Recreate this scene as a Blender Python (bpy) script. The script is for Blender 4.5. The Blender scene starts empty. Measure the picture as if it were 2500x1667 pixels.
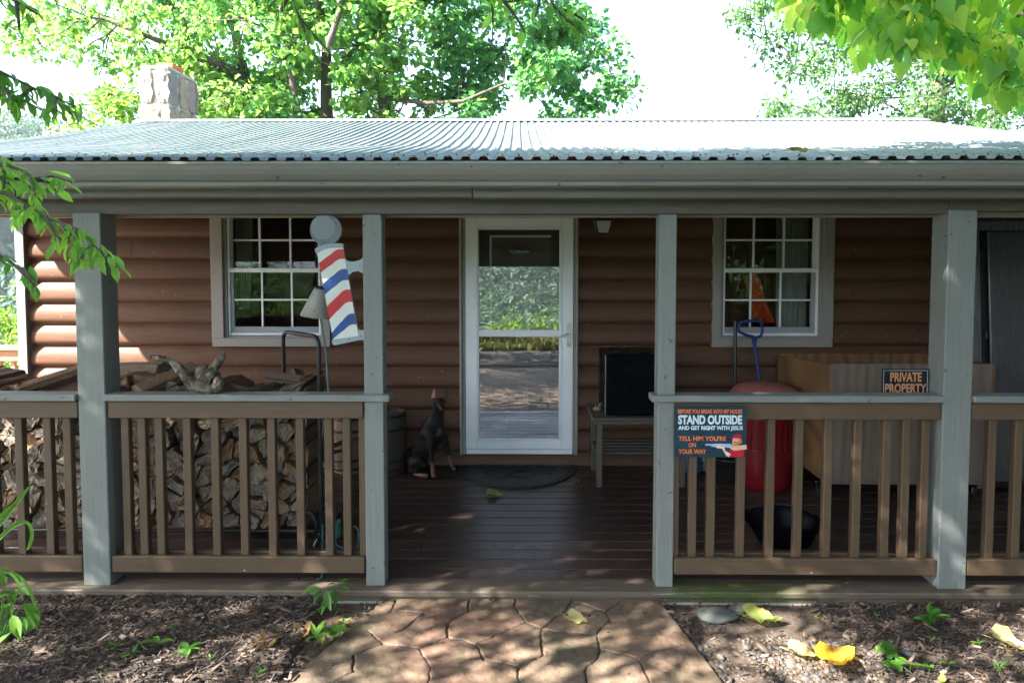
import bpy, bmesh, math, random
import numpy as np
from mathutils import Vector, Matrix, Euler
from mathutils import noise as mnoise
R = math.radians
rnd = random.Random(7)
C = bpy.context.scene.collection

# ------------------------------------------------------------ camera
F_PX, CX, CY, H = 1667., 1250., 699.5, 1.72
PITCH, YAW = R(2.8), R(0.5)
cd = bpy.data.cameras.new('camera'); cam = bpy.data.objects.new('camera', cd); C.objects.link(cam)
cam.location = (0, 0, H); cam.rotation_euler = (math.pi/2 - PITCH, 0, YAW)
cd.sensor_width = 36; cd.lens = F_PX/2500*36; cd.shift_y = -(833.5-CY)/2500
cd.clip_start = .05; cd.clip_end = 2000
bpy.context.scene.camera = cam

# ------------------------------------------------------------ sky, sun, exposure
SUN = Vector((-.67, -.39, .63)).normalized()          # towards the sun
w = bpy.data.worlds.new('World'); bpy.context.scene.world = w; w.use_nodes = True
nt = w.node_tree; bg = nt.nodes['Background']
sky = nt.nodes.new('ShaderNodeTexSky'); sky.sky_type = 'NISHITA'; sky.sun_disc = False
sky.sun_elevation = math.asin(SUN.z); sky.sun_rotation = math.atan2(SUN.x, SUN.y)
sky.dust_density = 2.5; sky.air_density = 1.0; sky.ozone_density = 1.0
gco = nt.nodes.new('ShaderNodeTexCoord'); gsx = nt.nodes.new('ShaderNodeSeparateXYZ'); nt.links.new(gco.outputs['Generated'], gsx.inputs[0])
veil = nt.nodes.new('ShaderNodeMapRange'); veil.interpolation_type = 'SMOOTHSTEP'      # bright summer haze low in the sky
veil.inputs[1].default_value = .52; veil.inputs[2].default_value = .10; nt.links.new(gsx.outputs[2], veil.inputs[0])
vm = nt.nodes.new('ShaderNodeMix'); vm.data_type = 'RGBA'; vm.blend_type = 'ADD'; vm.inputs[7].default_value = (2.7, 3.6, 5.2, 1)
nt.links.new(veil.outputs[0], vm.inputs[0]); nt.links.new(sky.outputs[0], vm.inputs[6])
nt.links.new(vm.outputs[2], bg.inputs[0]); bg.inputs[1].default_value = .062
sd = bpy.data.lights.new('sun', 'SUN'); sd.energy = 5; sd.angle = R(.5); sd.color = (1, .95, .87)
so = bpy.data.objects.new('sun', sd); C.objects.link(so); so.rotation_euler = SUN.to_track_quat('Z', 'Y').to_euler()
vs = bpy.context.scene.view_settings
vs.view_transform = 'Standard'; vs.look = 'None'; vs.gamma = 1; vs.use_curve_mapping = False
vs.exposure = 3.15
bpy.context.scene.cycles.max_bounces = 10
bpy.context.scene.cycles.transparent_max_bounces = 16

# ------------------------------------------------------------ pixel -> point on a real plane
def ray(u, v):
    x = (u-CX)/F_PX; y = (CY-v)/F_PX
    d = (x, math.cos(PITCH)+y*math.sin(PITCH), -math.sin(PITCH)+y*math.cos(PITCH))
    c, s = math.cos(YAW), math.sin(YAW)
    return Vector((d[0]*c-d[1]*s, d[0]*s+d[1]*c, d[2]))
def PY(u, v, Y):
    d = ray(u, v); t = Y/d.y; return Vector((d.x*t, Y, H+d.z*t))
def PZ(u, v, z):
    d = ray(u, v); t = (z-H)/d.z; return Vector((d.x*t, d.y*t, z))
def PX(u, Y): return PY(u, 617, Y).x
def ZY(v, Y): return PY(1264, v, Y).z

# ------------------------------------------------------------ materials
MAT = {}
def newmat(name):
    m = bpy.data.materials.new(name); m.use_nodes = True; n = m.node_tree
    for x in list(n.nodes): n.nodes.remove(x)
    return m, n
def node(n, t, **k):
    o = n.nodes.new(t)
    for a, b in k.items(): setattr(o, a, b)
    return o
def ramp(n, src, stops):
    r = node(n, 'ShaderNodeValToRGB'); e = r.color_ramp.elements
    while len(e) < len(stops): e.new(.5)
    for el, (p, c) in zip(e, stops):
        el.position = p; el.color = (*c, 1) if len(c) == 3 else c
    n.links.new(src, r.inputs[0]); return r.outputs[0]
def mixc(n, fac, a, b, mode='MIX'):
    m = node(n, 'ShaderNodeMix', data_type='RGBA', blend_type=mode)
    for i, v in ((0, fac), (6, a), (7, b)):
        if isinstance(v, (tuple, list)): m.inputs[i].default_value = (*v, 1)
        elif isinstance(v, (int, float)): m.inputs[i].default_value = v
        else: n.links.new(v, m.inputs[i])
    return m.outputs[2]
def noise(n, scale, stretch=(1, 1, 1), detail=5, rough=.6, coord=None, off=(0, 0, 0)):
    if coord is None:
        coord = node(n, 'ShaderNodeTexCoord').outputs['Object']
    mp = node(n, 'ShaderNodeMapping'); mp.inputs['Scale'].default_value = stretch; mp.inputs['Location'].default_value = off
    n.links.new(coord, mp.inputs[0])
    t = node(n, 'ShaderNodeTexNoise'); t.inputs['Scale'].default_value = scale
    t.inputs['Detail'].default_value = detail; t.inputs['Roughness'].default_value = rough
    n.links.new(mp.outputs[0], t.inputs['Vector']); return t.outputs[0]
def finish(n, col, rough=.6, bump=None, bstr=.3, bdist=.01, metal=0, spec=.5, sheen=0):
    p = node(n, 'ShaderNodeBsdfPrincipled'); o = node(n, 'ShaderNodeOutputMaterial')
    if isinstance(col, (tuple, list)): p.inputs['Base Color'].default_value = (*col, 1)
    else: n.links.new(col, p.inputs['Base Color'])
    if isinstance(rough, (int, float)): p.inputs['Roughness'].default_value = rough
    else: n.links.new(rough, p.inputs['Roughness'])
    p.inputs['Metallic'].default_value = metal; p.inputs['Specular IOR Level'].default_value = spec
    if bump is not None:
        b = node(n, 'ShaderNodeBump'); b.inputs['Strength'].default_value = bstr; b.inputs['Distance'].default_value = bdist
        n.links.new(bump, b.inputs['Height']); n.links.new(b.outputs[0], p.inputs['Normal'])
    n.links.new(p.outputs[0], o.inputs[0]); return p
def mat(name, c1, c2=None, rough=.6, scale=8, stretch=(1, 1, 1), bump=.3, bdist=.004, speck=None, metal=0, spec=.5, specscale=60, speckth=.68):
    """two-tone noise paint/wood with grain bump and optional specks"""
    if name in MAT: return MAT[name]
    m, n = newmat(name)
    c2 = c2 or tuple(x*.8 for x in c1)
    f = noise(n, scale, stretch)
    col = ramp(n, f, [(.3, c2), (.7, c1)])
    big = noise(n, 1.3, (1, 1, 1), 4, .6, off=(3, 1, 7))
    col = mixc(n, ramp(n, big, [(.35, (0, 0, 0)), (.7, (.35, .35, .35))]), col, tuple(x*.72 for x in c1))
    if speck:
        sp = noise(n, specscale, (1, 1, 1), 2, .5, off=(5, 5, 5))
        col = mixc(n, ramp(n, sp, [(speckth, (0, 0, 0)), (speckth+.03, (1, 1, 1))]), col, speck)
    rr = ramp(n, noise(n, scale*.7, stretch, 3), [(.3, (rough*.8,)*3), (.7, (min(1, rough*1.15),)*3)])
    finish(n, col, rr, f, bump, bdist, metal, spec)
    MAT[name] = m; return m
GX, GZ, GY = (1, 14, 14), (14, 14, 1), (14, 1, 14)
m_siding = mat('log_siding_paint', (.132, .066, .040), (.098, .049, .030), .55, 5, (1, 9, 12), .5, .004, spec=.22, speck=(.4, .34, .3), specscale=45, speckth=.735)
m_postV = mat('sage_paint_vertical', (.20, .222, .218), (.165, .183, .18), .6, 5, (16, 16, .8), .5, .004, speck=(.07, .065, .055), specscale=34, speckth=.70)
m_postH = mat('sage_paint_horizontal', (.20, .218, .212), (.163, .18, .175), .6, 5, (.8, 16, 16), .5, .004, speck=(.07, .065, .055), specscale=34, speckth=.70)
m_beam = mat('beam_paint', (.105, .094, .078), (.082, .073, .06), .6, 5, (.8, 16, 16), .5, .004, speck=(.08, .07, .05), specscale=30, speckth=.70)
m_rail = mat('brown_rail_paint', (.105, .068, .042), (.084, .054, .033), .55, 6, (.8, 14, 14), .35, .003, speck=(.5, .5, .48), specscale=42, speckth=.745)
m_railV = mat('brown_baluster_paint', (.105, .068, .042), (.084, .054, .033), .55, 6, (14, 14, .8), .35, .003, speck=(.3, .28, .25), specscale=50, speckth=.75)
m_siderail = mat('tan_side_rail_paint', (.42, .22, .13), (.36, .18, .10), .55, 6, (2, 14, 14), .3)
m_trim = mat('window_trim_paint', (.30, .272, .25), (.26, .235, .215), .55, 6, (6, 6, 6), .2)
m_white = mat('white_vinyl', (.82, .84, .87), (.76, .78, .82), .35, 3, (1, 1, 1), .05, speck=(.5, .5, .48), speckth=.74)
m_graysash = mat('gray_sash', (.33, .35, .38), (.27, .29, .32), .45, 3)
m_gutter = mat('gutter_enamel', (.24, .255, .25), (.21, .22, .215), .38, 3, (.5, 3, 6), .06, speck=(.06, .04, .025), specscale=19, speckth=.715)
m_fascia = mat('fascia_paint', (.155, .157, .145), (.125, .127, .115), .55, 3, (.5, 8, 8), .2)
m_black = mat('black_steel', (.012, .012, .013), (.02, .02, .02), .38, 10, (1, 1, 1), .1)
m_fridge = mat('black_fridge_enamel', (.002, .003, .006), (.003, .004, .007), .3, 4, (1, 1, 1), .03, spec=.08)
m_rubber = mat('dark_rubber', (.015, .015, .017), (.022, .022, .024), .5, 30, (1, 1, 1), .3)
m_oldwood = mat('gray_bench_wood', (.11, .092, .075), (.06, .05, .04), .8, 6, (1, 12, 12), .7, .004)
m_oldwoodV = mat('gray_bench_leg_wood', (.11, .092, .075), (.06, .05, .04), .8, 6, (12, 12, 1), .7, .004)
m_silver = mat('brushed_nickel', (.5, .48, .43), (.42, .40, .36), .3, 20, metal=.9)
m_chrome = mat('zinc_caster', (.6, .6, .6), None, .2, 20, metal=1)
m_red = mat('red_plastic', (.17, .004, .010), (.125, .003, .007), .33, 3, (1, 1, 1), .08)
m_redlid = mat('faded_red_lid', (.42, .09, .08), (.38, .19, .17), .5, 3, (1, 1, 3), .1)
m_blue = mat('blue_plastic', (.012, .035, .20), (.009, .025, .15), .35, 5)
m_teal = mat('teal_painted_metal', (.05, .20, .20), (.07, .14, .13), .5, 12, speck=(.15, .08, .04), speckth=.66)
m_cone = mat('weathered_enamel_cone', (.36, .34, .31), (.15, .145, .155), .45, 8, (1, 1, .7), .4, speck=(.10, .07, .06), specscale=22, speckth=.66)
m_interior = mat('interior_pine', (.20, .075, .024), (.13, .05, .018), .5, 4, (9, 9, 1), .3)
m_curtain = mat('gray_curtain', (.34, .34, .31), (.24, .24, .22), .9, 3, (20, 20, 1), .3)
m_innerdoor = mat('inner_door_brown', (.075, .035, .025), (.05, .025, .018), .4, 6, (12, 12, 1), .2)
m_orange = mat('orange_vest_fabric', (.62, .07, .012), (.42, .04, .008), .9, 14, (1, 1, 1), .7, .01, speck=(.5, .30, .08), specscale=30, speckth=.66)
m_concrete = mat('speckled_concrete', (.42, .41, .38), (.32, .31, .29), .85, 30, (1, 1, 1), .6, .004, speck=(.15, .14, .13), specscale=120, speckth=.6)
m_bluebag = mat('blue_plastic_bag', (.03, .12, .22), (.02, .06, .12), .3, 9, (1, 1, 1), 1, .02)
m_rockgray = mat('gray_green_stone', (.10, .112, .10), (.07, .078, .068), .7, 5, (1, 1, 1), .4, .006)
m_tanrock = mat('tan_stone', (.30, .24, .16), (.2, .16, .11), .8, 8, (1, 1, 1), .5, .006)
m_flue = mat('orange_clay_flue', (.62, .20, .06), (.5, .15, .05), .8, 8)
m_mortar = mat('pale_mortar', (.50, .47, .40), (.42, .39, .33), .9, 20, (1, 1, 1), .5)
m_rafter = mat('rafter_wood', (.28, .12, .065), (.2, .08, .045), .7, 5, (9, 1, 9), .4)
m_cord = mat('white_cord', (.7, .7, .68), None, .4)

def m_stone_make():
    m, n = newmat('chimney_stone'); g = node(n, 'ShaderNodeNewGeometry')
    c = ramp(n, g.outputs['Random Per Island'], [(.0, (.20, .20, .20)), (.3, (.33, .28, .23)), (.55, (.40, .33, .24)), (.75, (.24, .235, .24)), (1, (.42, .30, .24))])
    f = noise(n, 9, (1, 1, 1), 8, .7)
    c = mixc(n, .55, c, ramp(n, f, [(.3, (.3, .3, .3)), (.5, (.75, .72, .68)), (.7, (1, 1, 1))]), 'MULTIPLY')
    finish(n, c, .9, f, 1, .03); return m
m_stone = m_stone_make()

def m_roof_make():
    m, n = newmat('corrugated_roof_metal')
    st = noise(n, 2.2, (6, .35, 1), 5, .65); f2 = noise(n, 24, (1, .25, 1), 4, .6, off=(4, 2, 1))
    c = ramp(n, st, [(.3, (.085, .12, .125)), (.55, (.15, .185, .19)), (.75, (.26, .275, .265))])
    c = mixc(n, ramp(n, f2, [(.6, (0, 0, 0)), (.78, (.6, .6, .6))]), c, (.2, .17, .13))
    finish(n, c, ramp(n, f2, [(.3, (.38,)*3), (.7, (.6,)*3)]), st, .1, .004, .12); return m
m_roof = m_roof_make()

def m_deck_make():
    m, n = newmat('deck_paint'); tc = node(n, 'ShaderNodeTexCoord').outputs['Object']
    g = node(n, 'ShaderNodeNewGeometry')
    f = noise(n, 4, (.8, 16, 16), 6, .65); worn = noise(n, 2.6, (.7, 3, 1), 8, .72, off=(2, 9, 3))
    sc = noise(n, 70, (.25, 1.6, 1), 3, .6, off=(1, 4, 2))
    c = ramp(n, f, [(.3, (.04, .028, .025)), (.7, (.06, .039, .034))])
    c = mixc(n, ramp(n, worn, [(.56, (0, 0, 0)), (.72, (.55, .55, .55))]), c, (.15, .115, .085))
    c = mixc(n, ramp(n, sc, [(.70, (0, 0, 0)), (.74, (.7, .7, .7))]), c, (.30, .27, .23))
    b = node(n, 'ShaderNodeHueSaturation'); n.links.new(c, b.inputs['Color'])
    mr = node(n, 'ShaderNodeMapRange'); mr.inputs[3].default_value = .8; mr.inputs[4].default_value = 1.2
    n.links.new(g.outputs['Random Per Island'], mr.inputs[0]); n.links.new(mr.outputs[0], b.inputs['Value'])
    rr = ramp(n, worn, [(.35, (.27,)*3), (.7, (.5,)*3)])
    finish(n, b.outputs[0], rr, f, .25, .003, 0, .42); return m
m_deck = m_deck_make()
def m_lip_make():
    m, n = newmat('deck_edge_board_paint'); tc = node(n, 'ShaderNodeTexCoord').outputs['Object']
    f = noise(n, 5, (.7, 16, 16), 6, .65); ch = noise(n, 9, (.35, 5, 5), 6, .7, off=(7, 2, 3))
    c = ramp(n, f, [(.3, (.095, .075, .055)), (.7, (.125, .098, .072))])
    c = mixc(n, ramp(n, ch, [(.63, (0, 0, 0)), (.66, (.8, .8, .8))]), c, (.30, .33, .30))
    # moss grows on the board just right of the walkway
    sx = node(n, 'ShaderNodeSeparateXYZ'); n.links.new(tc, sx.inputs[0])
    a = ramp(n, sx.outputs[0], [(0, (0, 0, 0)), (1, (0, 0, 0))])
    mr = node(n, 'ShaderNodeMapRange'); mr.inputs[1].default_value = .72; mr.inputs[2].default_value = .85
    mr2 = node(n, 'ShaderNodeMapRange'); mr2.inputs[1].default_value = 1.55; mr2.inputs[2].default_value = 1.25
    n.links.new(sx.outputs[0], mr.inputs[0]); n.links.new(sx.outputs[0], mr2.inputs[0])
    mu = node(n, 'ShaderNodeMath', operation='MULTIPLY'); n.links.new(mr.outputs[0], mu.inputs[0]); n.links.new(mr2.outputs[0], mu.inputs[1])
    mo = noise(n, 7, (1, 3, 3), 6, .7, off=(1, 1, 1))
    mu2 = node(n, 'ShaderNodeMath', operation='MULTIPLY'); n.links.new(mu.outputs[0], mu2.inputs[0])
    n.links.new(ramp(n, mo, [(.36, (0, 0, 0)), (.52, (1, 1, 1))]), mu2.inputs[1])
    c = mixc(n, mu2.outputs[0], c, ramp(n, noise(n, 60), [(.3, (.035, .055, .015)), (.7, (.075, .10, .022))]))
    finish(n, c, .6, f, .5, .004); return m
m_lip = m_lip_make()

def m_leaf_make(name, cols, trans=.5, rough=.42):
    m, n = newmat(name); a = node(n, 'ShaderNodeAttribute', attribute_name='tint')
    k = len(cols)-1
    c = ramp(n, a.outputs['Fac'], [(i/k, x) for i, x in enumerate(cols)])
    p = node(n, 'ShaderNodeBsdfPrincipled'); t = node(n, 'ShaderNodeBsdfTranslucent'); o = node(n, 'ShaderNodeOutputMaterial')
    n.links.new(c, p.inputs['Base Color']); p.inputs['Roughness'].default_value = rough; p.inputs['Specular IOR Level'].default_value = .4
    tc = mixc(n, .6, c, (1.5, 1.55, .4), 'MULTIPLY'); tc = mixc(n, .5, c, tc)
    hs = node(n, 'ShaderNodeHueSaturation'); hs.inputs['Value'].default_value = 1.9; n.links.new(tc, hs.inputs['Color'])
    n.links.new(hs.outputs[0], t.inputs[0])
    mx = node(n, 'ShaderNodeMixShader'); mx.inputs[0].default_value = trans
    n.links.new(p.outputs[0], mx.inputs[1]); n.links.new(t.outputs[0], mx.inputs[2]); n.links.new(mx.outputs[0], o.inputs[0])
    MAT[name] = m; return m
m_lf_far = m_leaf_make('leaf_tall_tree', [(.05, .155, .075), (.075, .21, .075), (.13, .26, .07), (.22, .32, .08)])
m_lf_right = m_leaf_make('leaf_right_tree', [(.05, .12, .05), (.085, .17, .06), (.13, .22, .08)])
m_lf_near = m_leaf_make('leaf_near_branch', [(.08, .22, .05), (.13, .32, .05), (.20, .39, .055)])
m_lf_heart = m_leaf_make('leaf_heart_shaped', [(.11, .26, .08), (.17, .35, .08), (.26, .42, .08), (.34, .48, .09), (.52, .54, .10)], .62)
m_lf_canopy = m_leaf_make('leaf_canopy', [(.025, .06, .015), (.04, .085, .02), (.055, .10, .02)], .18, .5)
m_lf_bush = m_leaf_make('leaf_bush', [(.045, .12, .02), (.10, .19, .022), (.18, .25, .03)])
m_lf_weed = m_leaf_make('leaf_weed', [(.04, .13, .025), (.08, .22, .03), (.15, .30, .04)], .35)
m_lf_hill = m_leaf_make('leaf_forest_hazed', [(.035, .09, .07), (.07, .14, .085), (.12, .19, .10)], .2, .8)  # greens shifted towards blue to stand for distance haze
m_lf_dead = m_leaf_make('leaf_dead', [(.11, .065, .032), (.18, .11, .05), (.27, .20, .09)], .3)
m_lf_yellow = m_leaf_make('leaf_yellow', [(.35, .18, .04), (.72, .46, .03), (.80, .56, .05), (.85, .62, .05)], .4)
m_lf_pale = m_leaf_make('leaf_pale', [(.50, .45, .20), (.62, .55, .28)], .35)
m_lf_gt = m_leaf_make('leaf_green_fading', [(.17, .26, .08), (.38, .36, .10)], .35)

def m_tint_make(name, cols, rough=.85, scale=60, bump=.4, bdist=.003, grain=(1, 1, 1)):
    m, n = newmat(name); a = node(n, 'ShaderNodeAttribute', attribute_name='tint'); k = len(cols)-1
    c = ramp(n, a.outputs['Fac'], [(i/k, x) for i, x in enumerate(cols)])
    f = noise(n, scale, grain, 5)
    c = mixc(n, .45, c, ramp(n, f, [(.3, (.45, .45, .45)), (.65, (1.1, 1.1, 1.1))]), 'MULTIPLY')
    finish(n, c, rough, f, bump, bdist); MAT[name] = m; return m
m_chip = m_tint_make('wood_mulch', [(.022, .017, .014), (.05, .038, .031), (.095, .070, .056), (.17, .125, .10), (.30, .22, .17)])
m_pebble = m_tint_make('river_pebble', [(.04, .037, .034), (.09, .07, .052), (.12, .08, .055), (.06, .06, .062), (.15, .12, .09)], .6, 30)
m_bark = m_tint_make('tree_bark', [(.07, .06, .048), (.13, .11, .09)], .95, 12, 1, .02, (1, 1, .25))
m_barklight = m_tint_make('pale_tree_bark', [(.17, .15, .13), (.24, .21, .18)], .95, 12, 1, .02, (1, 1, .25))

def m_soil_make():
    m, n = newmat('ground_soil_and_grass')
    tc = node(n, 'ShaderNodeTexCoord').outputs['Object']
    sx = node(n, 'ShaderNodeSeparateXYZ'); n.links.new(tc, sx.inputs[0])
    f = noise(n, 40, detail=8); f2 = noise(n, 3, detail=6)
    soil = ramp(n, f, [(.3, (.035, .024, .018)), (.5, (.075, .052, .038)), (.7, (.12, .085, .06))])
    grass = ramp(n, f2, [(.3, (.035, .05, .014)), (.7, (.075, .085, .028))])
    mr = node(n, 'ShaderNodeMapRange'); mr.inputs[1].default_value = -1.2; mr.inputs[2].default_value = -1.6
    n.links.new(sx.outputs[1], mr.inputs[0])
    ax = node(n, 'ShaderNodeMath', operation='ABSOLUTE'); n.links.new(sx.outputs[0], ax.inputs[0])
    mr2 = node(n, 'ShaderNodeMapRange'); mr2.inputs[1].default_value = 4.4; mr2.inputs[2].default_value = 5
    n.links.new(ax.outputs[0], mr2.inputs[0])
    mr3 = node(n, 'ShaderNodeMapRange'); mr3.inputs[1].default_value = 8; mr3.inputs[2].default_value = 9
    n.links.new(sx.outputs[1], mr3.inputs[0])
    mm = node(n, 'ShaderNodeMath', operation='MAXIMUM'); n.links.new(mr.outputs[0], mm.inputs[0]); n.links.new(mr2.outputs[0], mm.inputs[1])
    vl = node(n, 'ShaderNodeVectorMath', operation='LENGTH'); n.links.new(tc, vl.inputs[0])
    far = node(n, 'ShaderNodeMapRange'); far.inputs[1].default_value = 60; far.inputs[2].default_value = 90; n.links.new(vl.outputs['Value'], far.inputs[0])
    wood = ramp(n, noise(n, .12, detail=9, rough=.75), [(.35, (.012, .03, .02)), (.5, (.025, .05, .03)), (.65, (.05, .08, .04))])
    grass = mixc(n, far.outputs[0], grass, wood)
    mm2 = node(n, 'ShaderNodeMath', operation='MAXIMUM'); n.links.new(mm.outputs[0], mm2.inputs[0]); n.links.new(mr3.outputs[0], mm2.inputs[1])
    finish(n, mixc(n, mm2.outputs[0], soil, grass), .95, f, 1, .01); return m
m_soil = m_soil_make()
def m_path_make():
    m, n = newmat('stamped_stone_paving'); a = node(n, 'ShaderNodeAttribute', attribute_name='joint')
    s = node(n, 'ShaderNodeAttribute', attribute_name='tint')
    f = noise(n, 3.2, detail=9, rough=.7); f2 = noise(n, 40, detail=6, off=(2, 2, 2)); mo = noise(n, 2.3, detail=7, rough=.7, off=(8, 3, 1))
    c = ramp(n, f, [(.35, (.048, .036, .027)), (.5, (.115, .070, .050)), (.62, (.22, .155, .115))])
    c = mixc(n, .5, c, ramp(n, s.outputs['Fac'], [(0, (.17, .10, .07)), (.5, (.22, .15, .10)), (1, (.19, .155, .11))]))
    c = mixc(n, ramp(n, mo, [(.47, (0, 0, 0)), (.62, (.75, .75, .75))]), c, (.055, .058, .032))
    c = mixc(n, ramp(n, f2, [(.6, (0, 0, 0)), (.75, (.5, .5, .5))]), c, (.08, .055, .04))
    c = mixc(n, a.outputs['Fac'], c, ramp(n, noise(n, 25), [(.35, (.015, .013, .01)), (.6, (.03, .035, .015))]))
    finish(n, c, .62, f2, .9, .006); return m
m_path = m_path_make()
def m_gravel_make():
    m, n = newmat('gravel'); f = noise(n, 60, detail=6)
    c = ramp(n, f, [(.35, (.03, .03, .03)), (.65, (.11, .108, .108))]); finish(n, c, .9, f, 1, .02); return m
m_gravel = m_gravel_make()

def m_wood_end_make():
    m, n = newmat('split_log_end_grain'); g = node(n, 'ShaderNodeObjectInfo')
    tc = node(n, 'ShaderNodeTexCoord').outputs['Object']
    f = noise(n, 14, (1, 1, 1), 7, .7); r = noise(n, 45, (1, .3, 4), 5, .7, off=(1, 7, 2))
    c = ramp(n, g.outputs['Random'], [(0, (.28, .23, .18)), (.25, (.18, .165, .155)), (.45, (.32, .19, .10)), (.62, (.24, .22, .20)), (.8, (.38, .31, .24)), (1, (.13, .105, .085))])
    c = mixc(n, .8, c, ramp(n, f, [(.3, (.16, .14, .12)), (.5, (.8, .76, .7)), (.7, (1.15, 1.1, 1.05))]), 'MULTIPLY')
    c = mixc(n, .4, c, ramp(n, r, [(.35, (.35, .33, .3)), (.6, (1, 1, 1))]), 'MULTIPLY')
    finish(n, c, .85, r, .9, .006); return m
m_wend = m_wood_end_make()
def m_wood_side_make():
    m, n = newmat('split_log_side'); g = node(n, 'ShaderNodeObjectInfo')
    f = noise(n, 9, (9, 1, 9), 7, .7); b = noise(n, 5, (1, 1, 1), 6, .7, off=(4, 4, 4))
    c = ramp(n, g.outputs['Random'], [(0, (.10, .075, .055)), (.4, (.19, .12, .07)), (.7, (.30, .17, .08)), (1, (.13, .11, .09))])
    c = mixc(n, .8, c, ramp(n, f, [(.3, (.3, .28, .25)), (.6, (1.1, 1.05, 1))]), 'MULTIPLY')
    c = mixc(n, ramp(n, b, [(.64, (0, 0, 0)), (.7, (.8, .8, .8))]), c, (.40, .42, .38))
    finish(n, c, .9, f, 1, .012); return m
m_wside = m_wood_side_make()
def m_drift_make():
    m, n = newmat('driftwood'); f = noise(n, 26, (1, 1, .8), 8, .75); g = noise(n, 5, (1, 1, 1), 4)
    c = ramp(n, f, [(.40, (.018, .014, .011)), (.52, (.12, .10, .08)), (.66, (.28, .245, .20))])
    c = mixc(n, .5, c, ramp(n, g, [(.35, (.5, .5, .5)), (.65, (1.2, 1.2, 1.2))]), 'MULTIPLY')
    finish(n, c, .95, f, 1, .02); return m
m_drift = m_drift_make()
def m_ply_make(name, c1, c2, st=(1, 1, .15)):
    m, n = newmat(name); tc = node(n, 'ShaderNodeTexCoord').outputs['Object']
    dist = noise(n, 1.6, (1, 1, .45), 3, .5)
    wv = node(n, 'ShaderNodeTexWave'); wv.wave_type = 'BANDS'; wv.bands_direction = 'X'
    wv.inputs['Scale'].default_value = 1.7; wv.inputs['Distortion'].default_value = 16; wv.inputs['Detail'].default_value = 2; wv.inputs['Detail Scale'].default_value = .45
    mp = node(n, 'ShaderNodeMapping'); mp.inputs['Scale'].default_value = st; n.links.new(tc, mp.inputs[0]); n.links.new(mp.outputs[0], wv.inputs[0])
    c = ramp(n, wv.outputs[1], [(0, tuple(.6*x+.4*y for x, y in zip(c2, c1))), (.5, c1), (.8, tuple(.8*x+.2*y for x, y in zip(c1, c2))), (1, c2)])
    sp = noise(n, 25, (1, 1, .2), 5); c = mixc(n, .4, c, ramp(n, sp, [(.3, (.6, .6, .6)), (.6, (1.1, 1.1, 1.1))]), 'MULTIPLY')
    finish(n, c, .75, sp, .4, .002); return m
m_ply = m_ply_make('weathered_plywood', (.20, .155, .128), (.15, .11, .09))
m_plyside = m_ply_make('golden_plywood', (.22, .118, .05), (.13, .065, .028), (1, .5, 1.2))
m_barrel = mat('sunlit_barrel_staves', (.30, .19, .115), (.17, .105, .07), .7, 5, (16, 16, .8), .6, .006)  # stave colour lightened as if a sun patch fell on it
m_barreld = mat('dark_barrel_staves', (.085, .062, .05), (.045, .035, .03), .7, 5, (16, 16, .8), .6, .006)
m_furblack = mat('painted_black_coat', (.022, .021, .020), (.011, .010, .010), .55, 30, (1, 1, 1), .25, spec=.2)
m_furtan = mat('painted_tan_coat', (.22, .10, .055), (.14, .065, .035), .55, 30, (1, 1, 1), .25)
m_earin = mat('pink_ear', (.5, .24, .2), None, .6)
m_cab = mat('black_paint_with_glare', (.07, .072, .085), (.12, .122, .14), .22, 6, (14, 14, .6), .35, .002, spec=.8)  # black paint lifted to grey to stand for sky glare on the door
m_orangeink = mat('orange_ink', (.80, .22, .06), (.72, .18, .05), .35, 6)
m_whiteink = mat('pale_ink', (.66, .78, .88), (.6, .72, .82), .35, 6)
m_navy = mat('navy_sign_print', (.010, .028, .065), (.02, .06, .075), .22, 9, (1, 1, 1), .02)
m_signblack = mat('black_sign_print', (.010, .011, .018), None, .3, 6)
m_tanink = mat('faded_orange_ink', (.52, .25, .13), (.46, .22, .12), .4, 6)
m_skin = mat('printed_skin', (.75, .50, .38), None, .35); m_beard = mat('printed_beard', (.62, .20, .05), None, .35)
m_redink = mat('printed_red', (.50, .012, .035), None, .35); m_gunink = mat('printed_gun_blue', (.35, .47, .75), None, .35)
m_bpwhite = mat('sign_white_enamel', (.70, .72, .70), (.6, .63, .62), .4, 5); m_bpred = mat('sign_red_enamel', (.50, .012, .018), (.42, .01, .015), .4, 9)
m_bpblue = mat('sign_blue_enamel', (.012, .07, .32), (.012, .05, .2), .4, 9); m_bpgray = mat('sign_gray_enamel', (.30, .37, .43), (.24, .29, .34), .45, 5)
m_bpball = mat('sign_ball_enamel', (.14, .17, .20), (.07, .09, .11), .45, 4, (1, 1, 1.6), .1)
m_blackink = mat('black_decal', (.008, .008, .008), None, .5)

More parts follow.
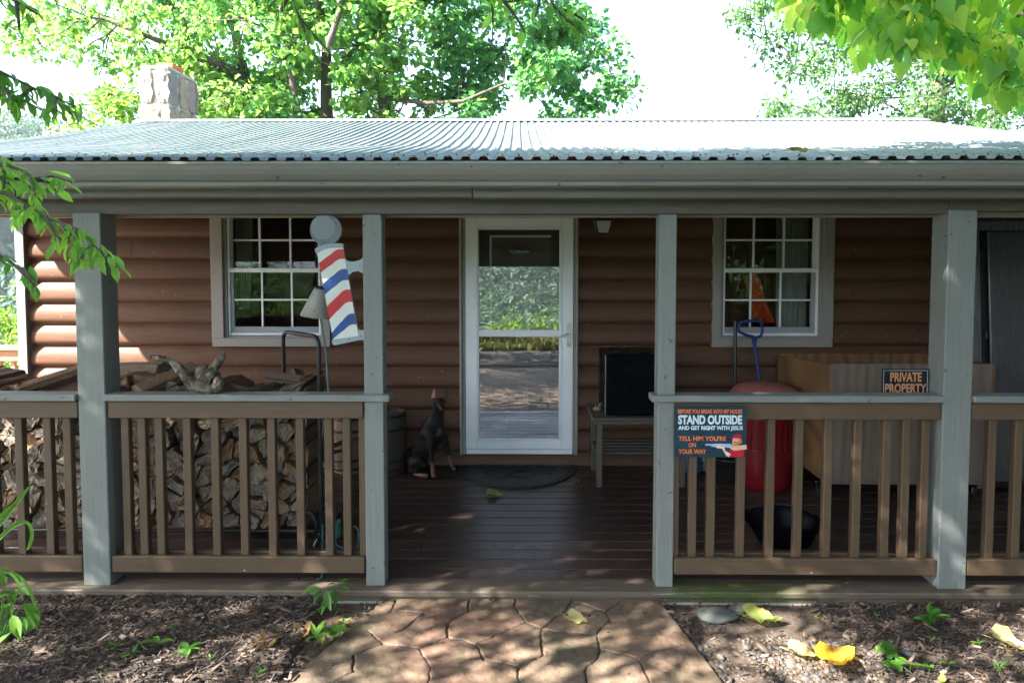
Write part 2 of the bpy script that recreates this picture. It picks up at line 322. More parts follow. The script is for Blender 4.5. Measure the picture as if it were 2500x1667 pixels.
def m_glass_make(name, ior=2.1, rough=0):
    m, n = newmat(name); fr = node(n, 'ShaderNodeFresnel'); fr.inputs[0].default_value = ior
    g = node(n, 'ShaderNodeBsdfGlossy'); g.inputs['Roughness'].default_value = rough; t = node(n, 'ShaderNodeBsdfTransparent')
    t.inputs[0].default_value = (.9, .92, .91, 1)
    x = node(n, 'ShaderNodeMixShader'); o = node(n, 'ShaderNodeOutputMaterial')
    n.links.new(fr.outputs[0], x.inputs[0]); n.links.new(t.outputs[0], x.inputs[1]); n.links.new(g.outputs[0], x.inputs[2]); n.links.new(x.outputs[0], o.inputs[0]); return m
m_glass = m_glass_make('window_glass', 1.5); m_doorglass = m_glass_make('storm_door_glass', 4.2)
def m_screen_make():
    m, n = newmat('insect_screen'); d = node(n, 'ShaderNodeBsdfDiffuse'); d.inputs[0].default_value = (.03, .03, .032, 1)
    t = node(n, 'ShaderNodeBsdfTransparent'); x = node(n, 'ShaderNodeMixShader'); x.inputs[0].default_value = .35; o = node(n, 'ShaderNodeOutputMaterial')
    n.links.new(t.outputs[0], x.inputs[1]); n.links.new(d.outputs[0], x.inputs[2]); n.links.new(x.outputs[0], o.inputs[0]); return m
m_screen = m_screen_make()
def m_frost_make():
    m, n = newmat('frosted_lantern_glass'); p = finish(n, (.6, .6, .58), .35); p.inputs['Transmission Weight'].default_value = .25; return m
m_frost = m_frost_make()

# ------------------------------------------------------------ mesh building
class MB:
    def __init__(s): s.v = []; s.f = []; s.m = []; s.sm = []
    def add(s, vs, fs, mi=0, smooth=False):
        o = len(s.v); s.v += [tuple(x) for x in vs]
        for f in fs: s.f.append(tuple(i+o for i in f)); s.m.append(mi); s.sm.append(smooth)
        return s
    def box(s, x0, x1, y0, y1, z0, z1, mi=0, bev=.003, rot=None, piv=None):
        if bev > 0:
            bev = min(bev, .45*min(abs(x1-x0), abs(y1-y0), abs(z1-z0)))
        c = Vector(((x0+x1)/2, (y0+y1)/2, (z0+z1)/2)); h = Vector((abs(x1-x0)/2, abs(y1-y0)/2, abs(z1-z0)/2))
        vs = []; fs = []
        if bev <= 0:
            for i in (-1, 1):
                for j in (-1, 1):
                    for k in (-1, 1): vs.append(c+Vector((i*h.x, j*h.y, k*h.z)))
            fs = [(0, 1, 3, 2), (4, 6, 7, 5), (0, 4, 5, 1), (2, 3, 7, 6), (0, 2, 6, 4), (1, 5, 7, 3)]
        else:
            idx = {}
            for i in (-1, 1):
                for j in (-1, 1):
                    for k in (-1, 1):
                        for ax in range(3):
                            p = [i*(h.x-bev), j*(h.y-bev), k*(h.z-bev)]; sg = (i, j, k)
                            p[ax] = sg[ax]*h[ax]; idx[(i, j, k, ax)] = len(vs); vs.append(c+Vector(p))
            for ax in range(3):
                a, b = (ax+1) % 3, (ax+2) % 3
                for sg in (-1, 1):
                    q = []
                    for (sa, sb) in ((-1, -1), (1, -1), (1, 1), (-1, 1)):
                        k = [0, 0, 0]; k[ax] = sg; k[a] = sa; k[b] = sb; q.append(idx[(*k, ax)])
                    fs.append(tuple(q if sg > 0 else q[::-1]))
            for ax in range(3):
                a, b = (ax+1) % 3, (ax+2) % 3
                for sa in (-1, 1):
                    for sb in (-1, 1):
                        k0 = [0, 0, 0]; k0[ax] = -1; k0[a] = sa; k0[b] = sb; k1 = list(k0); k1[ax] = 1
                        q = (idx[(*k0, a)], idx[(*k1, a)], idx[(*k1, b)], idx[(*k0, b)])
                        fs.append(q if sa*sb < 0 else q[::-1])
            for i in (-1, 1):
                for j in (-1, 1):
                    for k in (-1, 1):
                        q = tuple(idx[(i, j, k, ax)] for ax in range(3)); fs.append(q if i*j*k > 0 else q[::-1])
        if rot is not None:
            M = Euler(rot).to_matrix(); pv = Vector(piv) if piv else c
            vs = [M @ (x-pv)+pv for x in vs]
        return s.add(vs, fs, mi)
    def tube(s, pts, rad, n=8, mi=0, smooth=True, cap=True):
        pts = [Vector(p) for p in pts]; k = len(pts); rads = rad if isinstance(rad, (list, tuple)) else [rad]*k
        vs = []; fs = []; up = None
        for i, p in enumerate(pts):
            d = (pts[min(i+1, k-1)]-pts[max(i-1, 0)]).normalized()
            if up is None: up = d.orthogonal().normalized()
            a = (up-d*up.dot(d)); a = a.normalized() if a.length > 1e-6 else d.orthogonal().normalized(); up = a; b = d.cross(a)
            for j in range(n):
                t = 2*math.pi*j/n; vs.append(p+(a*math.cos(t)+b*math.sin(t))*rads[i])
        for i in range(k-1):
            for j in range(n):
                j2 = (j+1) % n; fs.append((i*n+j, i*n+j2, (i+1)*n+j2, (i+1)*n+j))
        s.add(vs, fs, mi, smooth)
        if cap: s.add(vs[:n], [tuple(range(n))[::-1]], mi); s.add(vs[-n:], [tuple(range(n))], mi)
        return s
    def lathe(s, prof, c, n=32, mi=0, sx=1, sy=1, smooth=True, axis=None):
        vs = []; fs = []; k = len(prof)
        for r, z in prof:
            for j in range(n):
                t = 2*math.pi*j/n; vs.append(Vector((r*math.cos(t)*sx, r*math.sin(t)*sy, z)))
        if axis is not None: vs = [axis @ x for x in vs]
        vs = [x+Vector(c) for x in vs]
        for i in range(k-1):
            for j in range(n):
                j2 = (j+1) % n; fs.append((i*n+j, i*n+j2, (i+1)*n+j2, (i+1)*n+j))
        return s.add(vs, fs, mi, smooth)
    def prism(s, poly, y0, y1, mi=0, side=None):
        """polygon of (x,z) points, extruded from y0 (front) to y1"""
        n = len(poly); ar = sum(poly[i][0]*poly[(i+1) % n][1]-poly[(i+1) % n][0]*poly[i][1] for i in range(n))
        if ar < 0: poly = poly[::-1]
        vs = [(x, y0, z) for x, z in poly]+[(x, y1, z) for x, z in poly]
        s.add(vs, [tuple(range(n)), tuple(range(2*n-1, n-1, -1))], mi)
        s.add(vs, [((i+1) % n, i, i+n, (i+1) % n+n) for i in range(n)], mi if side is None else side)
        return s
    def ico(s, c, r, sub=2, sc=(1, 1, 1), jit=0, mi=0, seed=0, fr=1.5, rot=None):
        bm = bmesh.new(); bmesh.ops.create_icosphere(bm, subdivisions=sub, radius=1)
        vs = []
        M = Euler(rot).to_matrix() if rot else None
        for v in bm.verts:
            p = v.co.copy()
            if jit: p *= 1+jit*mnoise.noise(p*fr+Vector((seed*7.1, seed*3.3, 0)))
            p = Vector((p.x*sc[0], p.y*sc[1], p.z*sc[2]))*r
            if M: p = M @ p
            vs.append(p+Vector(c))
        fs = [tuple(v.index for v in f.verts) for f in bm.faces]; bm.free()
        return s.add(vs, fs, mi, True)
def link_mesh(name, vs, fs, mats, mi=None, sm=None, origin=(0, 0, 0)):
    me = bpy.data.meshes.new(name); o = Vector(origin)
    me.from_pydata([(x[0]-o.x, x[1]-o.y, x[2]-o.z) for x in vs], [], fs)
    for m in (mats if isinstance(mats, (list, tuple)) else [mats]): me.materials.append(m)
    if mi: me.polygons.foreach_set('material_index', mi)
    if sm: me.polygons.foreach_set('use_smooth', sm)
    me.update(); ob = bpy.data.objects.new(name, me); C.objects.link(ob); ob.location = o; return ob
def part(name, mb, mats, parent, label=None):
    org = Vector((0, 0, 0)); p = parent
    while p: org += p.location; p = p.parent
    ob = link_mesh(name, mb.v, mb.f, mats, mb.m, mb.sm, org); ob.location = (0, 0, 0); ob.parent = parent
    if label: ob['label'] = label
    return ob
def tag(o, label, cat, group=None, kind=None):
    if label: o['label'] = label
    if cat: o['category'] = cat
    if group: o['group'] = group
    if kind: o['kind'] = kind
    return o
def thing(name, loc, label, cat, group=None):
    o = bpy.data.objects.new(name, None); C.objects.link(o); o.location = loc; o.empty_display_size = .1
    return tag(o, label, cat, group)
def solo(name, mb, mats, label, cat, group=None, kind=None):
    a = np.array(mb.v); org = ((a[:, 0].min()+a[:, 0].max())/2, (a[:, 1].min()+a[:, 1].max())/2, a[:, 2].min())
    if kind: org = (0, 0, 0)
    return tag(link_mesh(name, mb.v, mb.f, mats, mb.m, mb.sm, org), label, cat, group, kind)
def text_mb(body, x0, x1, z0, z1, y, bold=.0, depth=.0008, mi=0, spacing=1.0, M=None):
    """lettering filling the given rectangle, facing -Y"""
    cu = bpy.data.curves.new('t', 'FONT'); cu.body = body; cu.size = 1; cu.offset = bold; cu.extrude = .01; cu.space_character = spacing
    cu.resolution_u = 3
    ob = bpy.data.objects.new('t', cu); C.objects.link(ob); dg = bpy.context.evaluated_depsgraph_get()
    me = ob.evaluated_get(dg).to_mesh(); vs = [v.co.copy() for v in me.vertices]; fs = [tuple(p.vertices) for p in me.polygons]
    ob.evaluated_get(dg).to_mesh_clear(); bpy.data.objects.remove(ob); bpy.data.curves.remove(cu)
    ax = min(v.x for v in vs); bx = max(v.x for v in vs); az = min(v.y for v in vs); bz = max(v.y for v in vs)
    out = []
    for v in vs:
        p = Vector((x0+(v.x-ax)/(bx-ax)*(x1-x0), y-(depth if v.z > 0 else 0), z0+(v.y-az)/(bz-az)*(z1-z0)))
        out.append(M(p) if M else p)
    mb = MB(); mb.add(out, fs, mi); return mb
def merge(a, b, dm=0):
    o = len(a.v); a.v += b.v; a.f += [tuple(i+o for i in f) for f in b.f]; a.m += [x+dm for x in b.m]; a.sm += b.sm; return a
def tint_attr(ob, vals, name='tint'):
    at = ob.data.attributes.new(name, 'FLOAT', 'POINT'); at.data.foreach_set('value', np.asarray(vals, dtype=np.float32))

# leaf clouds -------------------------------------------------
LEAF = {
 'oval': ([(0, 0, 0), (.22, .15, .03), (.55, .2, .04), (.82, .1, .02), (1, 0, -.05), (.82, -.1, .02), (.55, -.2, .04), (.22, -.15, .03), (.5, 0, 0)],
          [(0, 8, 2, 1), (8, 4, 3, 2), (0, 7, 6, 8), (8, 6, 5, 4)]),
 'lobed': ([(0, 0, 0), (.12, .4, .05), (.42, .28, .03), (.55, .5, .06), (.75, .26, .02), (1, .12, -.04), (.93, 0, -.02), (1, -.12, -.04), (.75, -.26, .02), (.55, -.5, .06), (.42, -.28, .03), (.12, -.4, .05)],
           [(0, 2, 1), (0, 6, 4, 2), (2, 4, 3), (4, 6, 5), (0, 11, 10), (0, 10, 8, 6), (8, 10, 9), (6, 8, 7)]),
 'heart': ([(.08, 0, 0), (-.06, .2, .04), (.06, .4, .06), (.35, .44, .06), (.68, .26, .02), (1.05, 0, -.1), (.68, -.26, .02), (.35, -.44, .06), (.06, -.4, .06), (-.06, -.2, .04), (.5, 0, -.02)],
           [(0, 10, 3, 2, 1), (10, 5, 4, 3), (0, 9, 8, 7, 10), (10, 7, 6, 5)]),
 'quad': ([(0, 0, 0), (.5, .28, .05), (1, 0, 0), (.5, -.28, .05)], [(0, 2, 1), (0, 3, 2)]),
}
def leaf_mesh(name, pos, dirs, size, shape, mat_, tints=None, seed=1, up=None, jitter_up=1.0):
    rg = np.random.default_rng(seed); pos = np.asarray(pos, float); n = len(pos)
    d = np.asarray(dirs, float); d /= np.linalg.norm(d, axis=1)[:, None]+1e-9
    u = (np.array([0, 0, 1.]) if up is None else np.asarray(up, float))+rg.normal(0, .45*jitter_up, (n, 3))
    s = np.cross(u, d); s /= np.linalg.norm(s, axis=1)[:, None]+1e-9; u = np.cross(d, s)
    tv, tf = LEAF[shape]; tv = np.array(tv)
    size = np.broadcast_to(np.asarray(size, float), (n,))*rg.uniform(.65, 1.2, n)
    curl = rg.uniform(-.25, .35, n)
    V = (pos[:, None, :]+size[:, None, None]*(tv[None, :, 0:1]*d[:, None, :]+tv[None, :, 1:2]*s[:, None, :]
         + (tv[None, :, 2:3]*2-curl[:, None, None]*tv[None, :, 0:1]**2)*u[:, None, :]))
    k = len(tv); V = V.reshape(-1, 3)
    ls = np.array([len(f) for f in tf]); loops = np.concatenate([np.array(f) for f in tf])
    allloops = (loops[None, :]+(np.arange(n)*k)[:, None]).ravel(); tot = np.tile(ls, n); start = np.concatenate([[0], np.cumsum(tot)[:-1]])
    me = bpy.data.meshes.new(name); me.vertices.add(len(V)); me.vertices.foreach_set('co', V.ravel())
    me.loops.add(len(allloops)); me.loops.foreach_set('vertex_index', allloops.astype(np.int32))
    me.polygons.add(len(tot)); me.polygons.foreach_set('loop_start', start.astype(np.int32)); me.polygons.foreach_set('loop_total', tot.astype(np.int32))
    me.update(calc_edges=True); me.materials.append(mat_)
    t = rg.uniform(0, 1, n) if tints is None else np.asarray(tints)
    at = me.attributes.new('tint', 'FLOAT', 'POINT'); at.data.foreach_set('value', np.repeat(t, k).astype(np.float32))
    ob = bpy.data.objects.new(name, me); C.objects.link(ob); return ob
def adopt(ob, parent):
    ob.parent = parent; ob.matrix_parent_inverse = Matrix.Translation(-parent.location); return ob

def limbs(mb, nodes, targets, rseed=0, r_tip=.012, sag=.1):
    """connect every target to the nearest existing node with a bent tapering limb"""
    rr = random.Random(rseed); tw = []
    nodes = [(Vector(p), r) for p, r in nodes]; root = nodes[0][0]
    for t in sorted([Vector(x) for x in targets], key=lambda q: min((q-p).length for p, r in nodes)):
        best = min(nodes, key=lambda q: (q[0]-t).length+.35*max(0, q[0].z-t.z+.2)+(.6 if q[1] < .015 else 0))
        p, r = best; L = (t-p).length
        r0 = max(r_tip*1.3, min(r*.6, .016*L+r_tip)); k = max(3, int(L/.5)); pts = []; rs = []
        off = Vector((rr.uniform(-1, 1), rr.uniform(-1, 1), rr.uniform(-.2, 1)))*L*.12
        for i in range(k+1):
            a = i/k; q = p.lerp(t, a)+off*math.sin(a*math.pi)+Vector((rr.gauss(0, 1), rr.gauss(0, 1), rr.gauss(0, 1)))*L*.015*(0 < i < k)
            pts.append(q); rs.append(r0*(1-a)+r_tip*a)
        mb.tube(pts, rs, 6); nodes += [(q, x) for q, x in zip(pts[1:], rs[1:])]; tw.append((p, t))
    return tw
def cluster_leaves(cents, rad, per, rg, droop=.4, flat=.7):
    P = []; D = []
    for c in cents:
        r = rad*rg.uniform(.6, 1.25); n = int(per*rg.uniform(.6, 1.3))
        q = rg.normal(0, 1, (n, 3)); q /= np.linalg.norm(q, axis=1)[:, None]; q *= (rg.uniform(0, 1, n)**.5)[:, None]*r
        q[:, 2] *= flat; P.append(np.array(c)[None, :]+q)
        dd = q/r+rg.normal(0, .5, (n, 3)); dd[:, 2] -= droop; D.append(dd)
    return np.concatenate(P), np.concatenate(D)
def tree(name, label, base, trunk, cents, rad, per, shape, size, lm, bark=m_bark, group=None, seed=0, twigs=3, tintf=None, cat='tree', r_tip=.012, droop=.4):
    rg = np.random.default_rng(seed)
    t = thing(name, base, label, cat, group); mb = MB()
    nodes = []
    for poly in trunk:
        pts = [Vector(p[:3]) for p in poly]; rs = [p[3] for p in poly]; P2 = []; R2 = []
        for i in range(len(pts)-1):
            for j in range(4):
                a = j/4; P2.append(pts[i].lerp(pts[i+1], a)+Vector((rnd.gauss(0, 1), rnd.gauss(0, 1), 0))*rs[i]*.12); R2.append(rs[i]*(1-a)+rs[i+1]*a)
        P2.append(pts[-1]); R2.append(rs[-1]); mb.tube(P2, R2, 10); nodes += list(zip(P2, R2))
    limbs(mb, nodes, cents, seed, r_tip)
    sub = []
    for c in cents:                                  # fine twigs inside every clump
        for _ in range(twigs):
            q = Vector(c)+Vector(rg.normal(0, .45, 3))*rad; mb.tube([c, (Vector(c)+q)/2+Vector(rg.normal(0, .06, 3))*rad, q], [r_tip*.8, r_tip*.6, r_tip*.3], 4, cap=False); sub.append(q)
    o = part('trunk', mb, bark, t); tint_attr(o, np.full(len(o.data.vertices), .5))
    P, D = cluster_leaves(cents, rad, per, rg, droop)
    tn = rg.uniform(0, 1, len(P)) if tintf is None else np.clip(tintf(P)+rg.normal(0, .22, len(P)), 0, 1)
    lo = leaf_mesh('crown', P, D, size, shape, lm, tn, seed+5); adopt(lo, t); return t

# ============================================================ SETTING: terrain, path, drive
def gh(x, y):
    r = math.hypot(x, y-3); z = -.075
    if y < -3.2: z -= min(22, (-(y+3.2))*.22)*min(1, 1)
    if y > 10: z -= min(18, (y-10)*.16)
    if x < -7: z -= min(14, (-7-x)*.14)
    if x > 9: z -= min(10, (x-9)*.10)
    z = max(z, -24)
    if r > 110:
        a = math.atan2(x, y); hh = 62+10*math.sin(a*3+1)+7*math.sin(a*7+2)
        if y < 0: hh *= 1-.42*min(1, -y/60)
        if y > 0 and x > -140: hh *= .55
        s = min(1, (r-110)/230); z += hh*1.45*(s*s*(3-2*s))
    return z
def ground():
    rs = [0]+[.35*i for i in range(1, 30)]+[10.5*1.09**i for i in range(1, 46)]; n = 128; vs = [(0, 3, gh(0, 3))]; fs = []
    for r in rs[1:]:
        for j in range(n):
            a = 2*math.pi*j/n; x = r*math.cos(a); y = 3+r*math.sin(a); vs.append((x, y, gh(x, y)+(rnd.uniform(-1, 1)*.02*r*.1 if r > 12 else 0)))
    for j in range(n): fs.append((0, 1+j, 1+(j+1) % n))
    for i in range(len(rs)-2):
        for j in range(n):
            a = 1+i*n+j; b = 1+i*n+(j+1) % n; fs.append((a, a+n, b+n, b))
    o = link_mesh('ground', vs, fs, m_soil); o.data.polygons.foreach_set('use_smooth', [True]*len(fs)); tag(o, None, None, None, 'structure')
ground()
# gravel drive in front of the house (seen mirrored in the glass)
mb = MB(); mb.add([(-12, -1.6, -.068), (12, -1.45, -.068), (12, .15, -.068), (-12, .1, -.068)], [(0, 1, 2, 3)])
tag(solo('driveway', mb, m_gravel, None, None, kind='structure'), None, None)

# mulch bed surface: a finely bumpy sheet
def bed():
    nx, ny = 300, 60; xs = np.linspace(-4.2, 4.2, nx); ys = np.linspace(1.5, 3.42, ny)
    vs = []; fs = []
    for y in ys:
        for x in xs:
            h = .018*mnoise.noise(Vector((x*3, y*3, 0)))+.010*mnoise.noise(Vector((x*17, y*17, 5)))+.006*mnoise.noise(Vector((x*45, y*45, 9)))
            base = -.062+(.02 if x < 0 else -.012*max(0, min(1, (2.4-x)/1.2)))*1
            if .7 < x < 1.5 and y > 3.1: base -= .02
            if y < 1.7: base -= .05*(1.7-y)/.2
            if abs(x) < 1.0: base = -.09
            vs.append((x, y, base+h))
    for j in range(ny-1):
        for i in range(nx-1): a = j*nx+i; fs.append((a, a+1, a+nx+1, a+nx))
    o = link_mesh('flower_bed_soil', vs, fs, m_soil); o.data.polygons.foreach_set('use_smooth', [True]*len(fs)); tag(o, None, None, None, 'structure')
    return np.array(vs).reshape(ny, nx, 3)
BED = bed()
def bedz(x, y):
    i = min(299, max(0, int((x+4.2)/8.4*299))); j = min(59, max(0, int((y-1.5)/1.92*59))); return BED[j, i, 2]

def dist_seg(px, py, a, b):
    ax, ay = a; bx, by = b; dx, dy = bx-ax, by-ay; t = np.clip(((px-ax)*dx+(py-ay)*dy)/(dx*dx+dy*dy+1e-9), 0, 1)
    return np.hypot(px-ax-t*dx, py-ay-t*dy)
JT = [[(380, 1055), (387, 1110), (360, 1155), (200, 1180)], [(387, 1110), (240, 1090)], [(360, 1155), (490, 1162), (560, 1165)], [(815, 1055), (808, 1150), (690, 1222), (688, 1305), (525, 1365), (325, 1340), (150, 1400), (150, 1500), (-40, 1590)],
      [(325, 1340), (225, 1260)], [(560, 1165), (400, 1275)], [(808, 1150), (1070, 1125), (1095, 1055)], [(1070, 1125), (1140, 1215), (1228, 1250), (1235, 1400)], [(1228, 1250), (1375, 1140), (1415, 1055)], [(1415, 1100), (1600, 1155), (1615, 1210), (1540, 1280), (1565, 1372)],
      [(1600, 1155), (1700, 1080)], [(1228, 1255), (1380, 1275), (1540, 1280)], [(688, 1305), (850, 1342), (1140, 1215)], [(850, 1342), (900, 1430), (1090, 1470), (1110, 1620)], [(1565, 1372), (1780, 1415), (2040, 1340)], [(1235, 1400), (1090, 1470)], [(525, 1365), (590, 1480), (570, 1620)], [(1565, 1372), (1480, 1500), (1500, 1640)], [(1780, 1415), (1850, 1560)]]
def path():
    ZP = -.045
    segs = []
    for ch in JT:
        q = [PZ(800+a/2.351, 1000+b/2.351, ZP) for a, b in ch]; q = [(p.x, p.y) for p in q]; segs += list(zip(q[:-1], q[1:]))
    r2 = random.Random(4)
    for k in range(26):                                # the walkway carries on under the camera
        x = r2.uniform(-1, 1); y = r2.uniform(.6, 2.7); a = r2.uniform(0, 6.28); segs.append(((x, y), (x+.35*math.cos(a), y+.35*math.sin(a))))
    nx, ny = 420, 235; s = np.linspace(0, 1, nx); yy = np.concatenate([np.linspace(3.44, 2.7, 190), np.linspace(2.68, .5, 45)])
    def lx(y): return np.interp(y, [.5, 2.0, 2.86, 3.1, 3.44], [-1.6, -1.15, -.92, -.82, -.68])
    def rx(y): return np.interp(y, [.5, 2.0, 2.86, 3.1, 3.44], [1.35, .98, .84, .79, .725])
    Y, S = np.meshgrid(yy, s, indexing='ij'); X = lx(Y)*(1-S)+rx(Y)*S
    d = np.full(X.shape, 9.)
    JX = np.array([mnoise.noise(Vector((a*16, b*16, 50)))*.010+mnoise.noise(Vector((a*50, b*50, 51)))*.004 for a, b in zip(X.ravel(), Y.ravel())]).reshape(X.shape); JY = np.array([mnoise.noise(Vector((a*16, b*16, 60)))*.010+mnoise.noise(Vector((a*50, b*50, 61)))*.004 for a, b in zip(X.ravel(), Y.ravel())]).reshape(X.shape)
    for a, b in segs: d = np.minimum(d, dist_seg(X+JX, Y+JY, a, b))
    nz = np.array([mnoise.noise(Vector((a*5, b*5, 3)))*.004+mnoise.noise(Vector((a*22, b*22, 1)))*.0035 for a, b in zip(X.ravel(), Y.ravel())]).reshape(X.shape)
    wv = .0018+.0042*np.array([abs(mnoise.noise(Vector((a*4, b*4, 8)))) for a, b in zip(X.ravel(), Y.ravel())]).reshape(X.shape)
    g = np.clip(1-d/(wv*2.2), 0, 1); Z = ZP+nz-.013*g-.0005*np.clip(1-d/.02, 0, 1)+.006*(np.array([mnoise.noise(Vector((a*1.9, b*1.9, 33))) for a, b in zip(X.ravel(), Y.ravel())]).reshape(X.shape))
    ed = np.minimum(S, 1-S)*1.6; Z -= .02*np.clip(1-ed/.02, 0, 1)**2
    V = np.stack([X, Y, Z], -1).reshape(-1, 3).tolist(); fs = [(j*nx+i, (j+1)*nx+i, (j+1)*nx+i+1, j*nx+i+1) for j in range(ny-1) for i in range(nx-1)]
    n0 = len(V)
    for side in (0, nx-1):                             # slab edges
        b0 = len(V); V += [(X[j, side], Y[j, side], -.12) for j in range(ny)]
        for j in range(ny-1):
            a = j*nx+side; q = (a, b0+j, b0+j+1, a+nx); fs.append(q if side == 0 else q[::-1])
    o = link_mesh('path', V, fs, m_path); o.data.polygons.foreach_set('use_smooth', [True]*len(fs)); tag(o, None, None, None, 'structure')
    jj = np.concatenate([np.clip((1-d/(wv*1.5)), 0, 1).ravel()**.6, np.zeros(len(V)-n0)])
    tint_attr(o, jj, 'joint')
    tn = np.array([.5+.9*mnoise.noise(Vector((a*1.7, b*1.7, 20))) for a, b in zip(X.ravel(), Y.ravel())]); tint_attr(o, np.concatenate([tn, np.full(len(V)-n0, .5)]))
path()
def on_path(x, y, m=0): return np.interp(y, [.5, 2.0, 2.86, 3.1, 3.44], [-1.6, -1.15, -.92, -.82, -.68])-m < x < np.interp(y, [.5, 2.0, 2.86, 3.1, 3.44], [1.35, .98, .84, .79, .725])+m

def mulch():
    rg = np.random.default_rng(11); vs = []; fs = []; tn = []
    cnt = 0
    while cnt < 29000:
        x = rg.uniform(-2.75, 2.95); y = rg.uniform(2.62, 3.42)
        if on_path(x, y, -.01): 
            if rg.random() > .003: continue
        if x > .75 and pebzone(x, y) > rg.random()*1.2: continue
        z = bedz(x, y) if not on_path(x, y) else -.045
        L = rg.lognormal(-4.15, .5); L = min(L, .06); wd = L*rg.uniform(.08, .35); th = min(.004, wd*.4); a = rg.uniform(0, math.pi)
        if rg.random() < .55: a = rg.normal(0, .5)
        tilt = rg.normal(0, .28); c, s_ = math.cos(a), math.sin(a); lift = rg.uniform(.0, .016)+abs(math.sin(tilt))*L/2
        ux = np.array([c*math.cos(tilt), s_*math.cos(tilt), math.sin(tilt)])*L/2; uy = np.array([-s_, c, rg.normal(0, .3)])*wd/2; uz = np.array([0, 0, th])
        p = np.array([x, y, z+lift]); o = len(vs); tp = rg.uniform(.3, 1)
        for (i, j, k) in ((-1, -1, 0), (1, -tp, 0), (1, tp, 0), (-1, 1, 0), (-1, -1, 1), (1, -tp, 1), (1, tp, 1), (-1, 1, 1)): vs.append(p+ux*i+uy*j+uz*k)
        fs += [(o+4, o+5, o+6, o+7), (o, o+1, o+5, o+4), (o+2, o+3, o+7, o+6), (o+1, o+2, o+6, o+5), (o+3, o, o+4, o+7)]
        tn += [min(1, max(0, rg.beta(1.6, 2.6)))]*8; cnt += 1
    o = link_mesh('mulch', vs, fs, m_chip); tint_attr(o, tn); tag(o, 'loose shredded bark mulch covering the planting beds', None, None, 'stuff')
def pebzone(x, y):
    d = math.hypot((x-1.12)/.62, (y-2.93)/.27); return max(0, min(1, 1.9*(1.05-d)))
mulch()
def pebbles():
    rg = np.random.default_rng(5); vs = []; fs = []; tn = []; bm = bmesh.new(); bmesh.ops.create_icosphere(bm, subdivisions=2, radius=1)
    bv = np.array([v.co for v in bm.verts]); bf = [tuple(v.index for v in f.verts) for f in bm.faces]; bm.free(); placed = []
    tries = 0
    while len(placed) < 900 and tries < 30000:
        tries += 1
        x = rg.uniform(.74, 1.9); y = rg.uniform(2.62, 3.26)
        if on_path(x, y, .008) or pebzone(x, y) < rg.random(): continue
        r = rg.lognormal(-4.6, .38); r = min(max(r, .005), .026)
        if any((x-a)**2+(y-b)**2 < (.72*(r+c))**2 for a, b, c in placed[-900:]): continue
        placed.append((x, y, r)); s = np.array([rg.uniform(1, 1.6), rg.uniform(.8, 1.1), rg.uniform(.5, .8)])*r
        a = rg.uniform(0, 6.28); M = np.array(Euler((rg.normal(0, .2), rg.normal(0, .2), a)).to_matrix())
        q = (bv*(1+.12*np.sin(bv*3+rg.uniform(0, 6, 3))))*s @ M.T+np.array([x, y, bedz(x, y)+r*.35]); o = len(vs); vs += q.tolist(); fs += [tuple(i+o for i in f) for f in bf]; tn += [rg.uniform()]*len(bv)
    ob = link_mesh('gravel_patch', vs, fs, m_pebble, None, [True]*len(fs)); tint_attr(ob, tn); tag(ob, 'loose rounded river pebbles beside the walkway', None, None, 'stuff')
pebbles()

